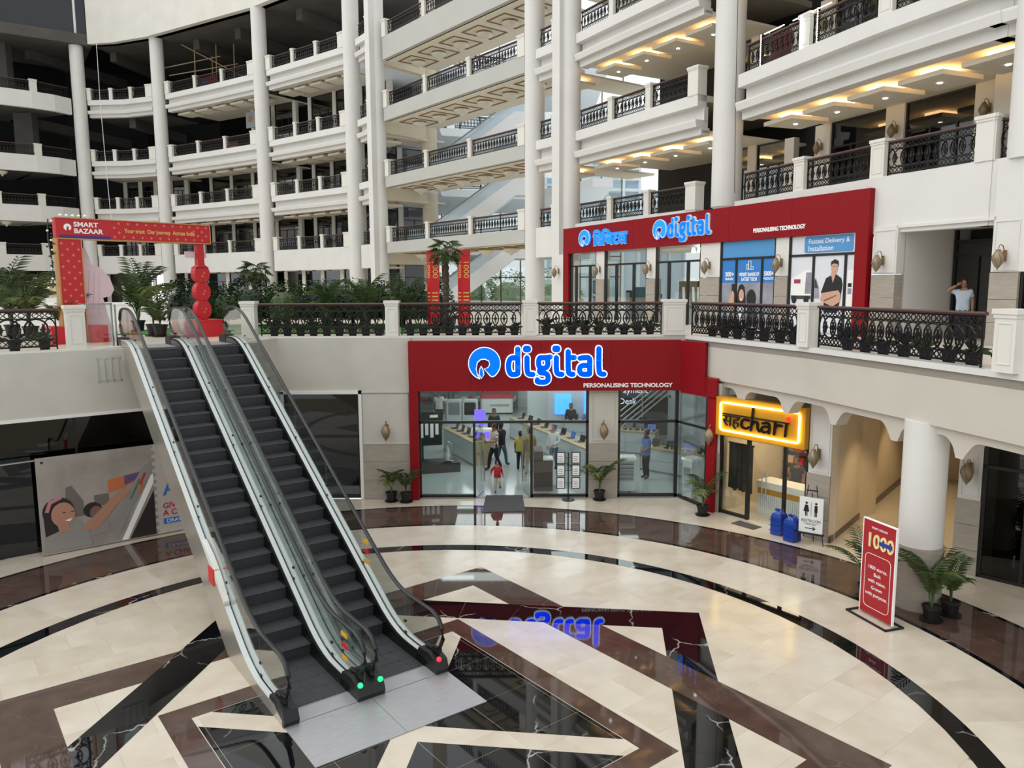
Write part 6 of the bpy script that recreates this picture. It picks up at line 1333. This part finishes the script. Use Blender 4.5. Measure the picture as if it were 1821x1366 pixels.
    for s in (-1, 1): v = hc+R@Vector((s*.03, -.088, .015)); ob('eye', MB().lathe([(.004,-.008),(.009,0),(.004,.008)], 6), 'hair', t, tuple(k*x for x in v), scale=(k, k, k))
    v = hc+R@Vector((0, -.088, -.06)); ob('mouth', cubes((-.02,.02,-.004,.004,-.004,.004)), 'pst_red', t, tuple(k*x for x in v), head_yaw, scale=(k, k, k))
    if held == 'phone': v = J['wrR']+(J['wrR']-J['elR']).normalized()*.13; p = ob('phone', cubes((-.035,.035,-.005,.005,-.07,.07)), 'black', None, loc, rz); p.location = Matrix.Translation(loc) @ Matrix.Rotation(rz, 4, 'Z') @ (k*v); tag(p, 'dark phone held by ' + lab.split(' with')[0].split(' walking')[0], 'phone')
    return t
Wl = dict(knL=(-.1,-.14,.52), anL=(-.1,-.2,.09), toL=(-.11,-.36,.05), knR=(.1,.04,.5), anR=(.1,.22,.14), toR=(.11,.08,.05), elL=(-.22,.1,1.14), wrL=(-.23,.12,.9))
person('small child in red hoodie and beige trousers running out of the shop', (-.5, 24.75, .017), .15, 1.05, 'cloth_red', 'cloth_beige', girth=1.15, pose=dict(knL=(-.1,-.05,.5), knR=(.08,-.24,.72), anR=(.12,-.1,.38), toR=(.14,-.22,.3), elL=(-.3,.06,1.2), wrL=(-.34,-.14,1.1), elR=(.26,.1,1.14), wrR=(.3,-.02,.95)), skin='skin_light', long_sleeve=True)
person('man with striped shirt and dark trousers holding a phone in the shop', (-.66, 27.95, .004), -1.1, 1.72, 'cloth_stripes', 'cloth_navy', {**Wl, 'elR': (.24,-.06,1.12), 'wrR': (.14,-.3,1.12)}, held='phone')
person('dark haired woman in black walking behind the striped shirt man', (-.42, 28.6, .004), 2.4, 1.65, 'cloth_dark', 'cloth_teal', Wl, long_hair=True, long_sleeve=True)
person('boy in a yellow shirt just inside the shop door', (.3, 27.9, .004), 2.9, 1.45, 'cloth_yellow', 'cloth_dark')
person('man in an olive shirt beside the glass door leaf', (.62, 27.3, .004), -2.6, 1.68, 'cloth_olive', 'cloth_beige')
person('woman in a white shirt and jeans standing behind the notices', (1.55, 28.2, .004), -.5, 1.62, 'cloth_white', 'cloth_jeans', dict(elR=(.25,-.02,1.12), wrR=(.1,-.2,1.0)), 'skin_light', True)
person('man in a grey shirt seen from behind at the back of the shop', (-3.55, 37.0, .004), pi, 1.72, 'cloth_white', 'cloth_dark', girth=1.1)
person('man in a blue shirt standing behind the right shop window', (4.72, 26.6, .004), -1.2, 1.7, 'cloth_blue', 'cloth_navy', {'elR': (.24,-.08,1.14), 'wrR': (.16,-.28,1.02)}, long_sleeve=False)
person('seated shopper in dark clothes by the bright monitors', (2.6, 33.6, .004), 0, 1.6, 'cloth_dark', 'cloth_darkgrey', long_hair=True, long_sleeve=True)
person('man in black standing at the rear end of the diagonal counter', (-.75, 31.6, .004), .3, 1.7, 'cloth_dark', 'cloth_darkgrey', long_sleeve=True)
person('guard in a pale shirt with one hand raised to his head', (12.85, 22.0, L1), -.55, 1.68, 'cloth_pale', 'cloth_navy', dict(elL=(-.42,-.06,1.42), wrL=(-.18,-.1,1.58)))
person('man in dark clothes behind the counter of the yellow sign shop', (*sw(1.35, 1.95, 0)[:2], .006), sr, 1.6, 'cloth_dark', 'cloth_navy')
